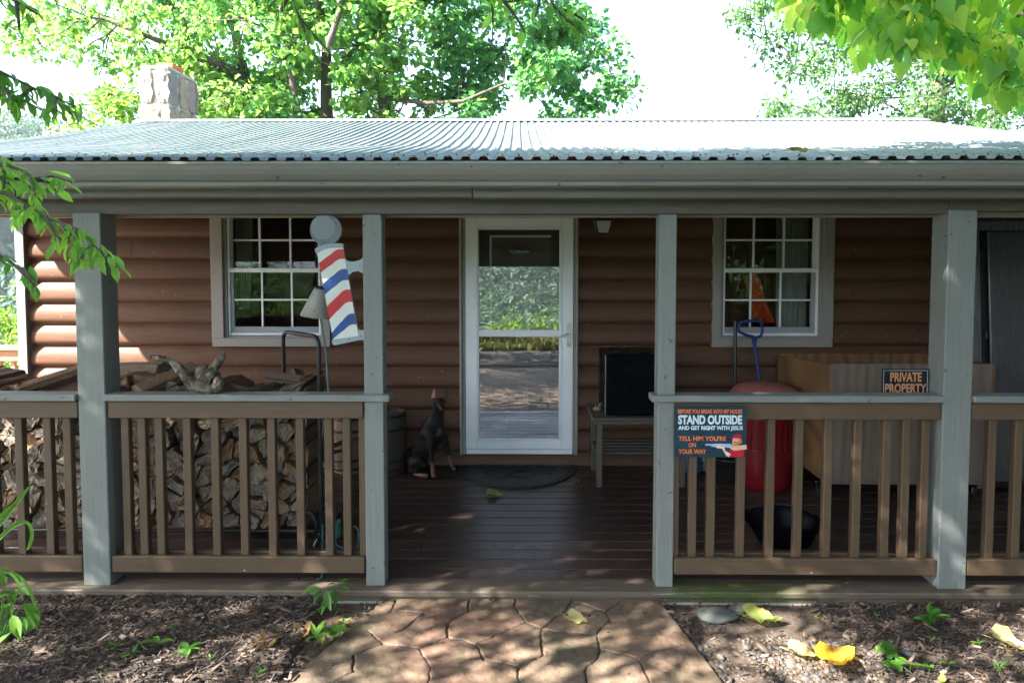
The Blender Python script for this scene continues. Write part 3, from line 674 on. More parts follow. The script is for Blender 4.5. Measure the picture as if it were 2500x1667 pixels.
# ============================================================ CABIN
YW = 5.5; YF = 3.45; XL, XR = -3.97, 4.9
cab = thing('log_cabin', (0, 5.5, 0), 'brown log-sided cabin with covered front porch and corrugated metal roof', 'cabin')
P0 = .1746; G0 = 1.668                                    # groove height & log pitch
doorX = (PX(1121, YW), PX(1412, YW)); w1X = (PX(513, YW), PX(803, YW)); w2X = (PX(1741, YW), PX(2039, YW)); WB = ZY(847, YW); WT = 2.12
def siding():
    mb = MB(); z = G0-P0*12
    while z < 2.3:
        z1 = z+P0; cuts = []
        zm = (z+z1)/2
        if zm < 2.14 and zm > .06: cuts.append((doorX[0]+.01, doorX[1]-.01))
        if WB-.02 < zm < WT: cuts += [(w1X[0]+.015, w1X[1]-.015), (w2X[0]+.015, w2X[1]-.015)]
        cuts.sort(); x = XL; iv = []
        for a, b in cuts: iv.append((x, a)); x = b
        iv.append((x, XR)); iv2 = []
        for a, b in iv:                                # butt joints between boards
            if b-a > .9 and rnd.random() < .4: c_ = rnd.uniform(a+.3, b-.3); iv2 += [(a, c_-.002), (c_+.002, b)]
            else: iv2.append((a, b))
        iv = iv2
        for a, b in iv:
            nseg = max(2, int((b-a)/.15)); K = 17; vs = []; fs = []
            for i in range(nseg+1):
                xx = a+(b-a)*i/nseg; wob = .004*mnoise.noise(Vector((xx*1.2, z*9, 2)))
                for k in range(K):
                    s = -1+2*k/(K-1); y = YW+.012-.044*((1-((s+.4)/1.4)**2.4) if s > -.4 else (1-((-.4-s)/.6)**2.8))+wob
                    if iv.index((a, b)) and i == 0: y += .0
                    vs.append((xx, y, zm+s*P0/2*.985+.003*mnoise.noise(Vector((xx*.8, z*5, 7)))))
            for i in range(nseg):
                for k in range(K-1):
                    q = i*K+k; fs.append((q, q+K, q+K+1, q+1))
            mb.add(vs, fs, 0, True)
            for e, i in ((0, 0), (1, nseg)):           # closed log ends
                c = vs[i*K:(i+1)*K]; mb.add(list(c)+[(c[0][0], YW+.03, c[0][2]), (c[0][0], YW+.03, c[-1][2])], [tuple(range(K))+(K+1, K)])
        z = z1
    # backing board behind the grooves, around the openings
    yb = YW+.012
    xs = [XL, w1X[0]+.04, w1X[1]-.04, doorX[0]+.02, doorX[1]-.02, w2X[0]+.04, w2X[1]-.04, XR]
    for i, (a, b) in enumerate(zip(xs[:-1], xs[1:])):
        if i in (1, 5): mb.box(a, b, yb, yb+.1, -.4, WB+.04, 0, 0); mb.box(a, b, yb, yb+.1, WT, 2.42, 0, 0)
        elif i == 3: mb.box(a, b, yb, yb+.1, 2.14, 2.42, 0, 0); mb.box(a, b, yb, yb+.1, -.4, .06, 0, 0)
        else: mb.box(a, b, yb, yb+.1, -.4, 2.42, 0, 0)
    # side and rear walls (rear wall has window openings that light the rooms)
    mb.box(XL, XL+.1, YW+.112, 8.9, -.4, 2.6, 0, 0); mb.box(XR-.1, XR, YW+.112, 8.9, -.4, 2.6, 0, 0)
    mb.box(XL+.1, XR-.1, 8.8, 8.9, -.4, .9, 0, 0); mb.box(XL+.1, XR-.1, 8.8, 8.9, 2.0, 2.6, 0, 0)
    for a, b in ((XL+.1, -3), (-1.4, -.2), (1.0, 1.6), (3.2, XR-.1)): mb.box(a, b, 8.8, 8.9, .9, 2.0, 0, 0)
    return part('wall', mb, m_siding, cab)
siding()
mb = MB(); mb.box(XL+.1, XR-.1, YW+.112, 8.8, .02, .06, 0, 0); mb.box(XL+.1, XR-.1, YW+.112, 8.8, 2.35, 2.4, 0, 0)
mb.box(.9, 3.6, 6.3, 6.35, .06, 2.35, 0, 0)
for i in range(18): mb.box(.905+i*.15, 1.045+i*.15, 6.285, 6.3, .06, 2.34, 0, .004)
mb.box(-3.7, -1.0, 7.4, 7.45, .06, 2.35, 0, 0)
part('interior_panelling', mb, m_interior, cab)
for a, b in ((PX(49, YW), PX(71, YW)), (XR-.02, XR+.08)): mb = MB(); mb.box(a, b, YW-.06, YW+.06, -.05, 2.4); part('corner_board', mb, m_postV, cab)

# deck
mb = MB(); y = 3.53; k = 0
while y < 5.5:
    y1 = min(y+.116, 5.5)
    xs = [-4.3, rnd.uniform(-2.5, -.5), rnd.uniform(1, 3.5), 5.2]
    for a, b in zip(xs[:-1], xs[1:]): mb.box(a+.002, b-.002, y, y1, -.03+rnd.uniform(-.001, .001), rnd.uniform(-.0012, .0012), 0, .004)
    y += .1205
part('deck', mb, m_deck, cab)
mb = MB(); mb.box(-4.3, 5.2, 3.395, 3.525, -.032, 0, 0, .006); mb.box(-4.3, 5.2, 3.41, 3.44, -.06, -.034, 0, .003)
mb.box(-4.3, 5.2, 3.53, 5.5, -.10, -.04, 0, 0)
part('deck_edge_board', mb, m_lip, cab)
mb = MB(); mb.box(-4.25, 5.15, 3.415, 3.6, -.3, -.05, 0, .01); part('foundation', mb, m_concrete, cab)
mb = MB()
yy = 3.42
while yy < 8.6: mb.box(-7.2, -4.305, yy, yy+.135, -.03, -.002, 0, .004); yy += .14
part('added_bounce_deck', mb, mat('bounce_deck_boards', (.52, .34, .25), (.45, .28, .20), .7, 5, (.8, 14, 14), .3), cab)  # unseen pale boards added to bounce warm sunlight onto the left wall
# posts
for (a, b, y0, d, tz) in ((-2.25, -2.11, YF-.01, .14, 1.925), (-.785, -.687, YF, .095, 1.915), (.712, .80, YF, .095, 1.915), (2.152, 2.295, YF-.01, .14, 1.935)):
    mb = MB(); mb.box(a, b, y0, y0+d, 0, tz, 0, .004); part('post', mb, m_postV, cab)
mb = MB(); mb.box(-4.3, 2.16, 3.455, 3.56, 1.916, 2.06, 0, .004); mb.box(2.163, 5.2, 3.455, 3.56, 1.93, 2.06, 0, .004)
part('beam', mb, m_beam, cab)
mb = MB(); mb.box(-4.3, 5.2, 3.565, 3.62, 1.905, 2.06, 0, .004); part('inner_beam', mb, m_trim, cab)
mb = MB(); mb.box(-4.45, -.22, 3.33, 3.44, 1.99, 2.055, 0, .006); mb.box(-.217, 5.25, 3.315, 3.44, 1.985, 2.055, 0, .006); mb.box(-4.45, 5.25, 3.30, 3.33, 2.056, 2.14, 0, 0)
part('fascia', mb, m_fascia, cab)
# gutter: extruded K profile
prof = [(3.30, 2.03), (3.235, 2.03), (3.215, 2.036), (3.212, 2.052), (3.222, 2.058), (3.21, 2.064), (3.185, 2.085), (3.168, 2.108), (3.162, 2.128), (3.155, 2.13), (3.155, 2.142), (3.166, 2.142), (3.168, 2.135), (3.175, 2.135), (3.29, 2.04), (3.30, 2.04)]
mb = MB(); n = len(prof); xs = np.linspace(-4.5, 5.3, 15)
vs = [(x, p[0]+.0015*math.sin(i*2.1), p[1]+.0035*(1-((x-.4)/4.9)**2)-.004) for i, x in enumerate(xs) for p in prof]
mb.add(vs, [(i*n+j, i*n+(j+1) % n, (i+1)*n+(j+1) % n, (i+1)*n+j) for i in range(len(xs)-1) for j in range(n)]); mb.add(vs[:n], [tuple(range(n))]); mb.add(vs[-n:], [tuple(range(n))[::-1]])
part('gutter', mb, m_gutter, cab)
mb = MB(); mb.box(4.62, 4.72, 3.6, 5.44, -.03, 2.1, 0, 0); part('added_end_wall', mb, m_siding, cab)  # unseen wall added to keep daylight off the right end of the porch
# rafters, purlins
RT = [(3.19, 2.150), (4.3, 2.33), (5.5, 2.565), (6.5, 2.80), (8.5, 3.335)]
def rz(y): return float(np.interp(y, [p[0] for p in RT], [p[1] for p in RT]))
mb = MB()
for i in range(17):
    x = -4.2+i*.58; vs = []
    for yy in (3.63, 4.3, 5.44):
        z = rz(yy)-.065
        vs += [(x, yy, z-.13), (x+.04, yy, z-.13), (x+.04, yy, z), (x, yy, z)]
    mb.add(vs, [(k+j, k+(j+1) % 4, k+4+(j+1) % 4, k+4+j) for k in (0, 4) for j in range(4)]+[(3, 2, 1, 0), (8, 9, 10, 11)])
for yy in (3.75, 4.25, 4.8, 5.3): mb.box(-4.4, 5.2, yy, yy+.09, rz(yy)-.058, rz(yy)-.022, 0, 0)
part('rafter', mb, m_rafter, cab)
# corrugated sheet, main slope + lower porch slope, both trapezoid ribs
def sheet(name, x0, x1, ys, lift=0, yflip=1):
    per = .0818; prof = [(0, 0), (.018, 0), (.028, .015), (.058, .015), (.068, 0)]
    xs = []; hs = []
    x = x0
    while x < x1:
        for a, h in prof:
            if x+a <= x1: xs.append(x+a); hs.append(h)
        x += per
    nx = len(xs); vs = []; fs = []
    for y, z in ys:
        for i in range(nx):
            seam = .006 if (int((xs[i]+20)/.98) % 2 == 0) else 0
            vs.append((xs[i]+.0, y-(seam*1.6 if y == ys[0][0] else 0)+(.004*mnoise.noise(Vector((xs[i]*.7, 3, 1))) if y == ys[0][0] else 0), z+hs[i]+seam*.3+lift+.006*mnoise.noise(Vector((xs[i]*1.1, y*1.3, 0)))))
    for j in range(len(ys)-1):
        for i in range(nx-1): a = j*nx+i; fs.append((a, a+1, a+nx+1, a+nx))
    mb = MB(); mb.add(vs, fs, 0)
    return mb
ys = []
for (a, za), (b, zb) in zip(RT[:-1], RT[1:]):
    for t in (0, .33, .66): ys.append((a+(b-a)*t, za+(zb-za)*t))
ys.append(RT[-1])
roofm = sheet('roof', -4.62, 4.92, ys)
back = sheet('roof', -4.62, 4.92, [(8.5, 3.335), (10.5, 2.7), (12.5, 2.1)])
merge(roofm, back)
roof = part('roof', roofm, m_roof, cab); so_ = roof.modifiers.new('t', 'SOLIDIFY'); so_.thickness = .0015
mb = MB()
n = 0
for yy in (3.235, 3.42, 3.62, 4.2, 4.9, 5.7, 7.0, 8.2):
    x = -4.62+.043+(.0818 if n % 2 else 0)
    while x < 4.9:
        mb.tube([(x, yy, rz(yy)+.014), (x, yy, rz(yy)+.021)], .0048, 6, smooth=False); x += .1636
    n += 1
part('roof_screw', mb, m_black, roof)['kind'] = 'stuff'
mb = MB(); mb.add([(-4.66, 8.32, 3.315), (4.96, 8.32, 3.315), (4.96, 8.5, 3.375), (-4.66, 8.5, 3.375), (4.96, 8.7, 3.32), (-4.66, 8.7, 3.32), (-4.66, 8.32, 3.309), (4.96, 8.32, 3.309)], [(0, 1, 2, 3), (3, 2, 4, 5), (6, 7, 1, 0)])
part('ridge_cap', mb, m_roof, roof)

# chimney of big fieldstones
def chimney():
    x0, x1, y0, y1, zt = -4.94, -4.56, 9.0, 9.75, 4.13
    core = MB(); core.box(x0+.0, x1-.0, y0+.0, y1-.0, 1.0, zt-.02, 1, .02)
    zs = [2.9, 3.2, 3.36, 3.66, zt]; sd = 1
    rr = random.Random(12)
    for r_, (za, zb) in enumerate(zip(zs[:-1], zs[1:])):
        def blob(ax, bx, ay, by, az, bz, s):
            q = MB(); q.ico(((ax+bx)/2, (ay+by)/2, (az+bz)/2), 1, 3, ((bx-ax)/2, (by-ay)/2, (bz-az)/2))
            out = []
            c = Vector(((ax+bx)/2, (ay+by)/2, (az+bz)/2)); h = Vector(((bx-ax)/2, (by-ay)/2, (bz-az)/2))
            for v in q.v:
                d = Vector(v)-c; e = Vector((d.x/h.x, d.y/h.y, d.z/h.z)); k = max(abs(e.x), abs(e.y), abs(e.z)); e = e*(.12+.88/k)
                e = Vector([max(-1, min(1, t)) for t in e]); p = c+Vector((e.x*h.x, e.y*h.y, e.z*h.z))
                p += e.normalized()*(.03*mnoise.noise(p*6+Vector((s, 0, 0)))+.012*mnoise.noise(p*22)); out.append(p)
            core.add(out, q.f, 0, False)
        s = x0+(x1-x0)*rr.choice([.3, .72, .5]); g = .008
        dep = .16
        blob(x0-.02, s-g, y0-.03, y0+dep, za+g, zb-g, r_*3+1); blob(s+g, x1+.02, y0-.03, y0+dep+.08, za+g, zb-g, r_*3+2)
        yy = y0+dep+.09
        while yy < y1:
            L = rr.uniform(.2, .34); blob(x1-.12, x1+.03, yy, min(yy+L, y1+.03), za+g, zb-g, r_*5+int(yy*10)); blob(x0-.03, x0+.12, yy, min(yy+L, y1+.03), za+g, zb-g, 40+r_*5+int(yy*10)); yy += L+.015
    o = part('chimney', core, [m_stone, m_mortar], cab)
    mb = MB(); mb.box(x0-.0, x1+.0, y0+.0, y1+.0, zt-.01, zt+.035, 0, .01); part('chimney_cap', mb, m_mortar, o)
    mb = MB(); mb.box(x1-.20, x1-.0, y0+.12, y0+.42, zt+.037, zt+.10, 0, .01); part('flue', mb, m_flue, o)
chimney()

# windows -------------------------------------------------
def window(tx, fx, gu, gl, mu, ml, name='window', tilt=.0025):
    """tx trim x range(px); fx white frame; gu/gl glass x range upper/lower; mu/ml muntin px"""
    Yt = YW-.045
    X = lambda u, Y=Yt: PX(u, Y); Z = lambda v, Y=Yt: ZY(v, Y)
    mb = MB(); zb = Z(847)
    mb.box(X(tx[0]), X(tx[1]), Yt, YW+.03, zb, Z(826), 0, .003)
    mb.box(X(tx[0]), X(fx[0])-.022, Yt-.003, YW+.03, Z(826)+.0, WT+.05, 0, .003); mb.box(X(fx[1])+.02, X(tx[1]), Yt-.003, YW+.03, Z(826)+.0, WT+.05, 0, .003)
    mb.box(X(tx[0]), X(tx[1]), Yt, YW+.03, WT+.052, WT+.12, 0, .003)
    win = part(name, mb, m_trim, cab)
    Yr = YW+.03
    mb = MB(); xa, xb = X(fx[0]), X(fx[1]); za = Z(821)
    mb.box(xa-.02, xa, YW-.02, YW+.09, Z(826)-.02, WT+.05, 0, 0); mb.box(xb, xb+.02, YW-.02, YW+.09, Z(826)-.02, WT+.05, 0, 0)
    mb.box(xa-.02, xb+.02, YW-.018, YW+.09, Z(826)-.02, za-.002, 0, 0)
    part('sill', mb, m_trim, win)
    mb = MB(); mb.box(xa, xa+.018, YW-.005, YW+.08, za, WT+.05); mb.box(xb-.018, xb, YW-.005, YW+.08, za, WT+.05)
    mb.box(xa+.018, xb-.018, YW-.002, YW+.08, za, za+.022); mb.box(xa+.018, xb-.018, YW-.002, YW+.08, WT+.03, WT+.05)
    part('frame', mb, m_white, win)
    # lower sash (front)
    Ys = YW+.01; mz = (Z(666), Z(655))
    mb = MB(); g0, g1 = X(gl[0]), X(gl[1]); zg = Z(800)
    mb.box(xa+.019, g0, Ys, Ys+.03, za+.023, mz[0], 0, .002); mb.box(g1, xb-.019, Ys, Ys+.03, za+.023, mz[0], 0, .002); mb.box(g0, g1, Ys, Ys+.03, za+.023, zg, 0, .002)
    part('lower_sash', mb, m_graysash, win)
    mb = MB(); mb.box(xa+.012, xb-.012, Ys-.014, Ys+.035, mz[0]+.001, mz[1], 0, .003); part('meeting_rail', mb, m_white, win)
    mb = MB()
    for u in ml: mb.box(X(u)-.007, X(u)+.007, Ys+.0, Ys+.012, zg, mz[0], 0, 0)
    mb.box(g0, g1, Ys+.001, Ys+.0125, Z(733.5)-.0065, Z(733.5)+.0065, 0, 0)
    part('lower_muntin', mb, m_white, win)
    mb = MB(); h0, h1 = X(gu[0]), X(gu[1]); Yu = Ys+.035
    mb.box(xa+.019, h0, Yu, Yu+.03, mz[1]+.001, WT+.03, 0, .002); mb.box(h1, xb-.019, Yu, Yu+.03, mz[1]+.001, WT+.03, 0, .002); mb.box(h0, h1, Yu, Yu+.03, WT-.01, WT+.03, 0, .002)
    part('upper_sash', mb, m_white, win)
    mb = MB()
    for u in mu: mb.box(X(u)-.0075, X(u)+.0075, Yu-.004, Yu+.012, mz[1]+.001, WT-.01, 0, 0)
    mb.box(h0, h1, Yu-.003, Yu+.011, Z(586)-.0075, Z(586)+.0075, 0, 0)
    part('upper_muntin', mb, m_white, win)
    for nm, (a, b, c, d, yy) in (('lower_glass', (g0-.01, g1+.01, zg-.01, mz[0], Ys+.015)), ('upper_glass', (h0-.01, h1+.01, mz[1], WT, Yu+.015))):
        mb = MB(); mb.add([(a, yy, c), (b, yy, c), (b, yy+(tilt if nm[0] == 'u' else -.002), d), (a, yy+(tilt if nm[0] == 'u' else 0), d)], [(0, 1, 2, 3)]); part(nm, mb, m_glass, win)
    # curtain pulled to the sides, hanging inside
    def curtain(xc, wd, z0, z1, taper):
        mb = MB(); n = 40; vs = []
        for z, k in ((z1, 1), ((z0+z1)/2, 1-.3*taper), (z0, 1-taper)):
            for i in range(n+1):
                t = i/n; vs.append((xc+(t-.5)*wd*k, YW+.19+.018*math.sin(t*34)+.006*math.sin(t*11), z))
        mb.add(vs, [(j*(n+1)+i, j*(n+1)+i+1, (j+1)*(n+1)+i+1, (j+1)*(n+1)+i) for j in range(2) for i in range(n)], 0, True); part('curtain', mb, m_curtain, win)
    return win, curtain, (xa, xb, za)
win, cur, (xa, xb, za) = window((513, 803), (549, 778), (555, 768), (562, 771), (624, 700), (631.5, 705), tilt=.036)
cur(xa+.06, .16, 1.25, 2.1, .6); cur(xb-.04, .14, 1.25, 2.1, .5)
mb = MB(); mb.box(-2.25, -2.2, YW-.0075, YW-.0055, za+.008, za+.014, 0, 0); 
win2, cur, (xa2, xb2, za2) = window((1742, 2038), (1770, 2006), (1779, 1997), (1775, 1990), (1849, 1924), (1840, 1914))
cur(xb2-.14, .27, .95, 2.1, .1); cur(xa2+.0, .08, 1.7, 2.1, .5)
# latches on the meeting rails
for u in (610, 728, ): mb = MB(); mb.box(PX(u, YW)-.02, PX(u, YW)+.02, YW-.0, YW+.03, ZY(655, YW-.045)+.001, ZY(655, YW-.045)+.01, 0, .003); part('latch', mb, m_white, win)

# orange vest hanging in the right-hand window
mb = MB(); vs = []; n = 14; Yv = YW+.17; rows = [(665, 1828, 1840), (690, 1818, 1856), (720, 1826, 1866), (745, 1828, 1874), (765, 1832, 1880), (787, 1836, 1888)]
for v, a, b in rows:
    for i in range(n):
        t = i/(n-1); p = PY(a+(b-a)*t, v, Yv); vs.append((p.x, Yv+.03*math.sin(t*9+v*.05)+.012*math.sin(t*23), p.z+.01*math.sin(t*7)*(v > 780)))
mb.add(vs, [(j*n+i, (j+1)*n+i, (j+1)*n+i+1, j*n+i+1) for j in range(len(rows)-1) for i in range(n-1)], 0, True)
o = solo('orange_vest', mb, m_orange, 'bright orange garment hanging inside the right window', 'vest'); o.modifiers.new('t', 'SOLIDIFY').thickness = .008

# storm door ---------------------------------------------
Yd = YW-.06
X = lambda u: PX(u, Yd); Z = lambda v: ZY(v, Yd)
door = thing('storm_door', ((X(1136)+X(1400))/2, Yd, Z(1108)), 'white full glass storm door in the middle of the log wall', 'door')
DT = Z(528)+.012; GT = Z(561); zm0, zm1 = Z(822.5), Z(806); zb_ = Z(1071)
mb = MB(); mb.box(X(1121), X(1127), Yd-.01, YW+.03, Z(1110), DT+.06, 0, .003); mb.box(X(1127)+.001, X(1135.5), Yd+.01, YW+.03, Z(1110), DT+.06, 0, .004); mb.box(X(1400.5), X(1406), Yd+.01, YW+.03, Z(1110), DT+.06, 0, .004); mb.box(X(1406)+.001, X(1412), Yd-.01, YW+.03, Z(1110), DT+.06, 0, .003)
mb.box(X(1127), X(1406), Yd+.012, YW+.03, DT+.002, DT+.055, 0, .003); mb.box(X(1121), X(1412), Yd-.012, YW+.03, DT+.062, DT+.12, 0, .003)
part('jamb', mb, m_trim, door)
mb = MB(); xl, xr = X(1136), X(1400); gl, gr = X(1169), X(1365.6)
mb.box(xl, gl-.02, Yd, Yd+.03, Z(1096), DT, 0, .004); mb.box(gr+.02, xr, Yd, Yd+.03, Z(1096), DT, 0, .004)
mb.box(gl-.02, gr+.02, Yd+.0005, Yd+.03, GT+.018, DT, 0, .004); mb.box(gl-.02, gr+.02, Yd+.0005, Yd+.03, Z(1096), zb_-.016, 0, .004)
mb.box(gl-.004, gr+.004, Yd+.002, Yd+.03, zm0, zm1, 0, .005)
for q in (0, 1):                                          # raised moulding round the lights
    a = .02-.010*q; yy = Yd-.006+.005*q
    mb.box(gl-a-.0, gl-a+.0095, yy, Yd+.02, zb_-a, GT+a, 0, .002); mb.box(gr+a-.0095, gr+a, yy, Yd+.02, zb_-a, GT+a, 0, .002)
    mb.box(gl-a+.0097, gr+a-.0097, yy, Yd+.02, GT+a-.0095, GT+a, 0, .002); mb.box(gl-a+.0097, gr+a-.0097, yy, Yd+.02, zb_-a, zb_-a+.0095, 0, .002)
part('frame', mb, m_white, door)
mb = MB(); mb.box(xl+.002, xr-.002, Yd-.003, Yd+.028, Z(1108), Z(1096)-.002, 0, .003); part('kick_rail', mb, m_white, door)
gs = Z(652)
mb = MB(); mb.add([(gl, Yd+.016, zm1), (gr, Yd+.0165, zm1), (gr, Yd+.0160, gs), (gl, Yd+.016, gs)], [(0, 1, 2, 3)]); part('upper_glass', mb, m_doorglass, door)
mb = MB(); mb.add([(gl, Yd+.016, zb_), (gr, Yd+.0165, zb_), (gr, Yd+.0160, zm0), (gl, Yd+.016, zm0)], [(0, 1, 2, 3)]); part('lower_glass', mb, m_doorglass, door)
mb = MB(); mb.box(gl, gr, Yd+.013, Yd+.021, gs, gs+.006, 0, .001); part('glass_edge_rail', mb, m_graysash, door)
mb = MB(); mb.add([(gl, Yd+.018, gs+.007), (gr, Yd+.018, gs+.007), (gr, Yd+.018, GT), (gl, Yd+.018, GT)], [(0, 1, 2, 3)]); part('screen', mb, m_screen, door)
mb = MB(); a, b = X(1384), X(1393); c, d = Z(847), Z(788); mx = (a+b)/2; r = (b-a)/2
pl = [(mx+r*math.cos(t), d-r+r*math.sin(t)) for t in np.linspace(0, math.pi, 10)]+[(mx+r*math.cos(t), c+r+r*math.sin(t)) for t in np.linspace(math.pi, 2*math.pi, 10)]
mb.prism(pl, Yd-.012, Yd); h = part('handle_plate', mb, m_silver, door)
mb = MB(); hz = Z(814); mb.tube([(mx, Yd-.012, hz), (mx, Yd-.04, hz)], .008); mb.tube([(mx, Yd-.04, hz), (mx-.02, Yd-.042, hz-.004), (mx-.045, Yd-.038, hz-.016), (mx-.075, Yd-.034, hz-.022), (mx-.10, Yd-.032, hz-.021)], [.006, .0055, .005, .0045, .003]); part('lever', mb, m_silver, h)
mb = MB(); mb.tube([(mx, Yd-.013, Z(831)), (mx, Yd-.02, Z(831))], .007, 12); part('keyhole', mb, m_silver, h)
mb = MB(); mb.box(X(1318), X(1354), Yd-.0, Yd+.012, Z(731), Z(724), 0, .002); part('pull_tab', mb, m_graysash, door)
# inner door with blinds
mb = MB(); Yi = YW+.035; XI = lambda u: PX(u, Yi)
dl, dr = XI(1150), XI(1392); ia, ib = XI(1199), XI(1345); it_, ibt = ZY(578, Yi), ZY(850, Yi)
mb.box(dl, ia, Yi, Yi+.04, .1, 2.12, 0, .002); mb.box(ib, dr, Yi, Yi+.04, .1, 2.12, 0, .002); mb.box(ia, ib, Yi, Yi+.04, it_, 2.12, 0, .002); mb.box(ia, ib, Yi, Yi+.04, .1, ibt, 0, .002)
for (u0, u1) in ((1184, 1238), (1288, 1340)):
    for (v0, v1) in ((900, 1010), (1025, 1070)):
        a, b, c, d = XI(u0), XI(u1), ZY(v1, Yi), ZY(v0, Yi)
        for q in ((a, b, c, c+.012), (a, b, d-.012, d)): mb.box(q[0], q[1], Yi-.008, Yi, q[2], q[3], 0, .003)
        for q in ((a, a+.012), (b-.012, b)): mb.box(q[0], q[1], Yi-.008, Yi, c+.0125, d-.0125, 0, .003)
inner = thing('inner_door', ((dl+dr)/2, Yi, .1), 'dark brown panelled inner door with a blind behind the storm door', 'door')
part('door_slab', mb, m_innerdoor, inner)
mb = MB(); mb.box(ia-.012, ia+.006, Yi-.014, Yi, ibt, it_+.012, 0, .002); mb.box(ia+.007, ib, Yi-.014, Yi, it_-.006, it_+.012, 0, .002)
part('blind_headrail', mb, m_white, inner)
mb = MB(); z = ibt
while z < it_-.01: mb.box(ia+.008, ib-.005, Yi+.006, Yi+.014, z, z+.0045, 0, 0); z += .0098
mb.box(ia, ib, Yi+.03, Yi+.034, ibt, it_, 1, 0)
part('blind_slats', mb, [m_trim, m_interior], inner)
# door decal: antlers over two words
sk = thing('door_decal', (PX(1268, Yd), Yd, Z(622)), 'black deer antler sticker with two words inside the storm door', 'sticker')
Yk = Yd+.012; XK = lambda u: PX(u, Yk); ZK = lambda v: ZY(v, Yk)
mb = MB(); a, b = XK(1244), XK(1294); mb.prism([(a, ZK(621)), (b, ZK(621)), (b-.003, ZK(611)), ((a+b)/2, ZK(608)), (a+.003, ZK(611))], Yk, Yk+.001)
def curve_px(pts, r):
    mb.tube([Vector((XK(1150+x/5.226), Yk, ZK(560+y/5.226))) for x, y in pts], r, 5)
cx0 = 618
for s in (-1, 1):
    curve_px([(cx0+s*4, 260), (cx0+s*30, 235), (cx0+s*62, 235), (cx0+s*88, 215), (cx0+s*95, 180)], .0022)
    for bx, by, tx_, ty in ((20, 240, 14, 160), (40, 235, 42, 150), (62, 235, 66, 132), (82, 222, 92, 150)): curve_px([(cx0+s*bx, by), (cx0+s*(tx_+10), (by+ty)/2), (cx0+s*tx_, ty)], [.0024, .002, .0008])
curve_px([(cx0-9, 262), (cx0, 205), (cx0+9, 262)], .0028)
part('antlers', mb, m_blackink, sk)
mb = text_mb('BUCKMASTERS', XK(1246), XK(1292), ZK(618), ZK(611.5), Yk-.0002, .02); merge(mb, text_mb('MEMBER', XK(1252), XK(1286), ZK(621.5), ZK(619), Yk-.0002, 0, spacing=1.6)); part('lettering', mb, m_bpgray, sk)

# porch railings -----------------------------------------
def railing(label, x0, x1, bal, cap_over=(0, 0), outer_end=None):
    t = thing('porch_railing', ((x0+x1)/2, 3.49, 0), label, 'railing', 'railings along the porch front')
    zc0, zc1 = .967, 1.002
    mb = MB(); mb.box(x0-cap_over[0], x1+cap_over[1], 3.42, 3.515, zc0, zc1, 0, .004); part('cap', mb, m_postH, t)
    a0, a1 = x0+.004, x1-.004
    z0, z1 = .875, .962
    mb = MB(); mb.box(a0, a1, 3.445, 3.472, z0, z1, 0, .004); mb.box(a0, a1, 3.515, 3.545, z0, z1, 0, .004); part('top_rail', mb, m_rail, t)
    mb = MB(); mb.box(a0, a1, 3.445, 3.472, .068, .153, 0, .004); mb.box(a0, a1, 3.515, 3.545, .068, .153, 0, .004); part('bottom_rail', mb, m_rail, t)
    for x in bal:
        mb = MB(); w_ = .0205; mb.box(x-w_, x+w_, 3.474, 3.513, .075, .958, 0, .003); part('baluster', mb, m_railV, t)
    return t
bx = lambda u: PX(u, 3.474)
railing('outermost left porch railing, cut off by the left edge of the view', -3.55, -2.253, [bx(u) for u in (-40, 28, 99, 148, 202)])
railing('porch railing left of the entrance, carrying the driftwood, firewood stacked behind it', -2.107, -.787, [bx(u) for u in (292, 333, 375, 445, 514, 583.5, 653.5, 724, 795, 840, 880)], (0, .135))
railing('porch railing right of the entrance with the cartoon sign on it', .802, 2.149, [bx(u) for u in (1655, 1699, 1745, 1819, 1892, 1962, 2034, 2107, 2179, 2227, 2275)], (.125, 0))
railing('outermost right porch railing beyond the thick right post', 2.298, 4.61, [bx(u) for u in (2440, 2506, 2570)]+[2.835+.136*i for i in range(13)])
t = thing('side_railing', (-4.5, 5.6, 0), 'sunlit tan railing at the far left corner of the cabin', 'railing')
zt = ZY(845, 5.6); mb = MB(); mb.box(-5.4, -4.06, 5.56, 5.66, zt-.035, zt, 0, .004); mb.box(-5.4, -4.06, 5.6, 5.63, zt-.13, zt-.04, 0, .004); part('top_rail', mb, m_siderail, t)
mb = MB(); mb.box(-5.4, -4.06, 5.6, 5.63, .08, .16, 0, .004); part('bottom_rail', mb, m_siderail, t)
for u in (-60, -20, 14, 35): x = PX(u, 5.6); mb = MB(); mb.box(x-.018, x+.018, 5.632, 5.66, .1, zt-.06, 0, .003); part('baluster', mb, m_siderail, t)

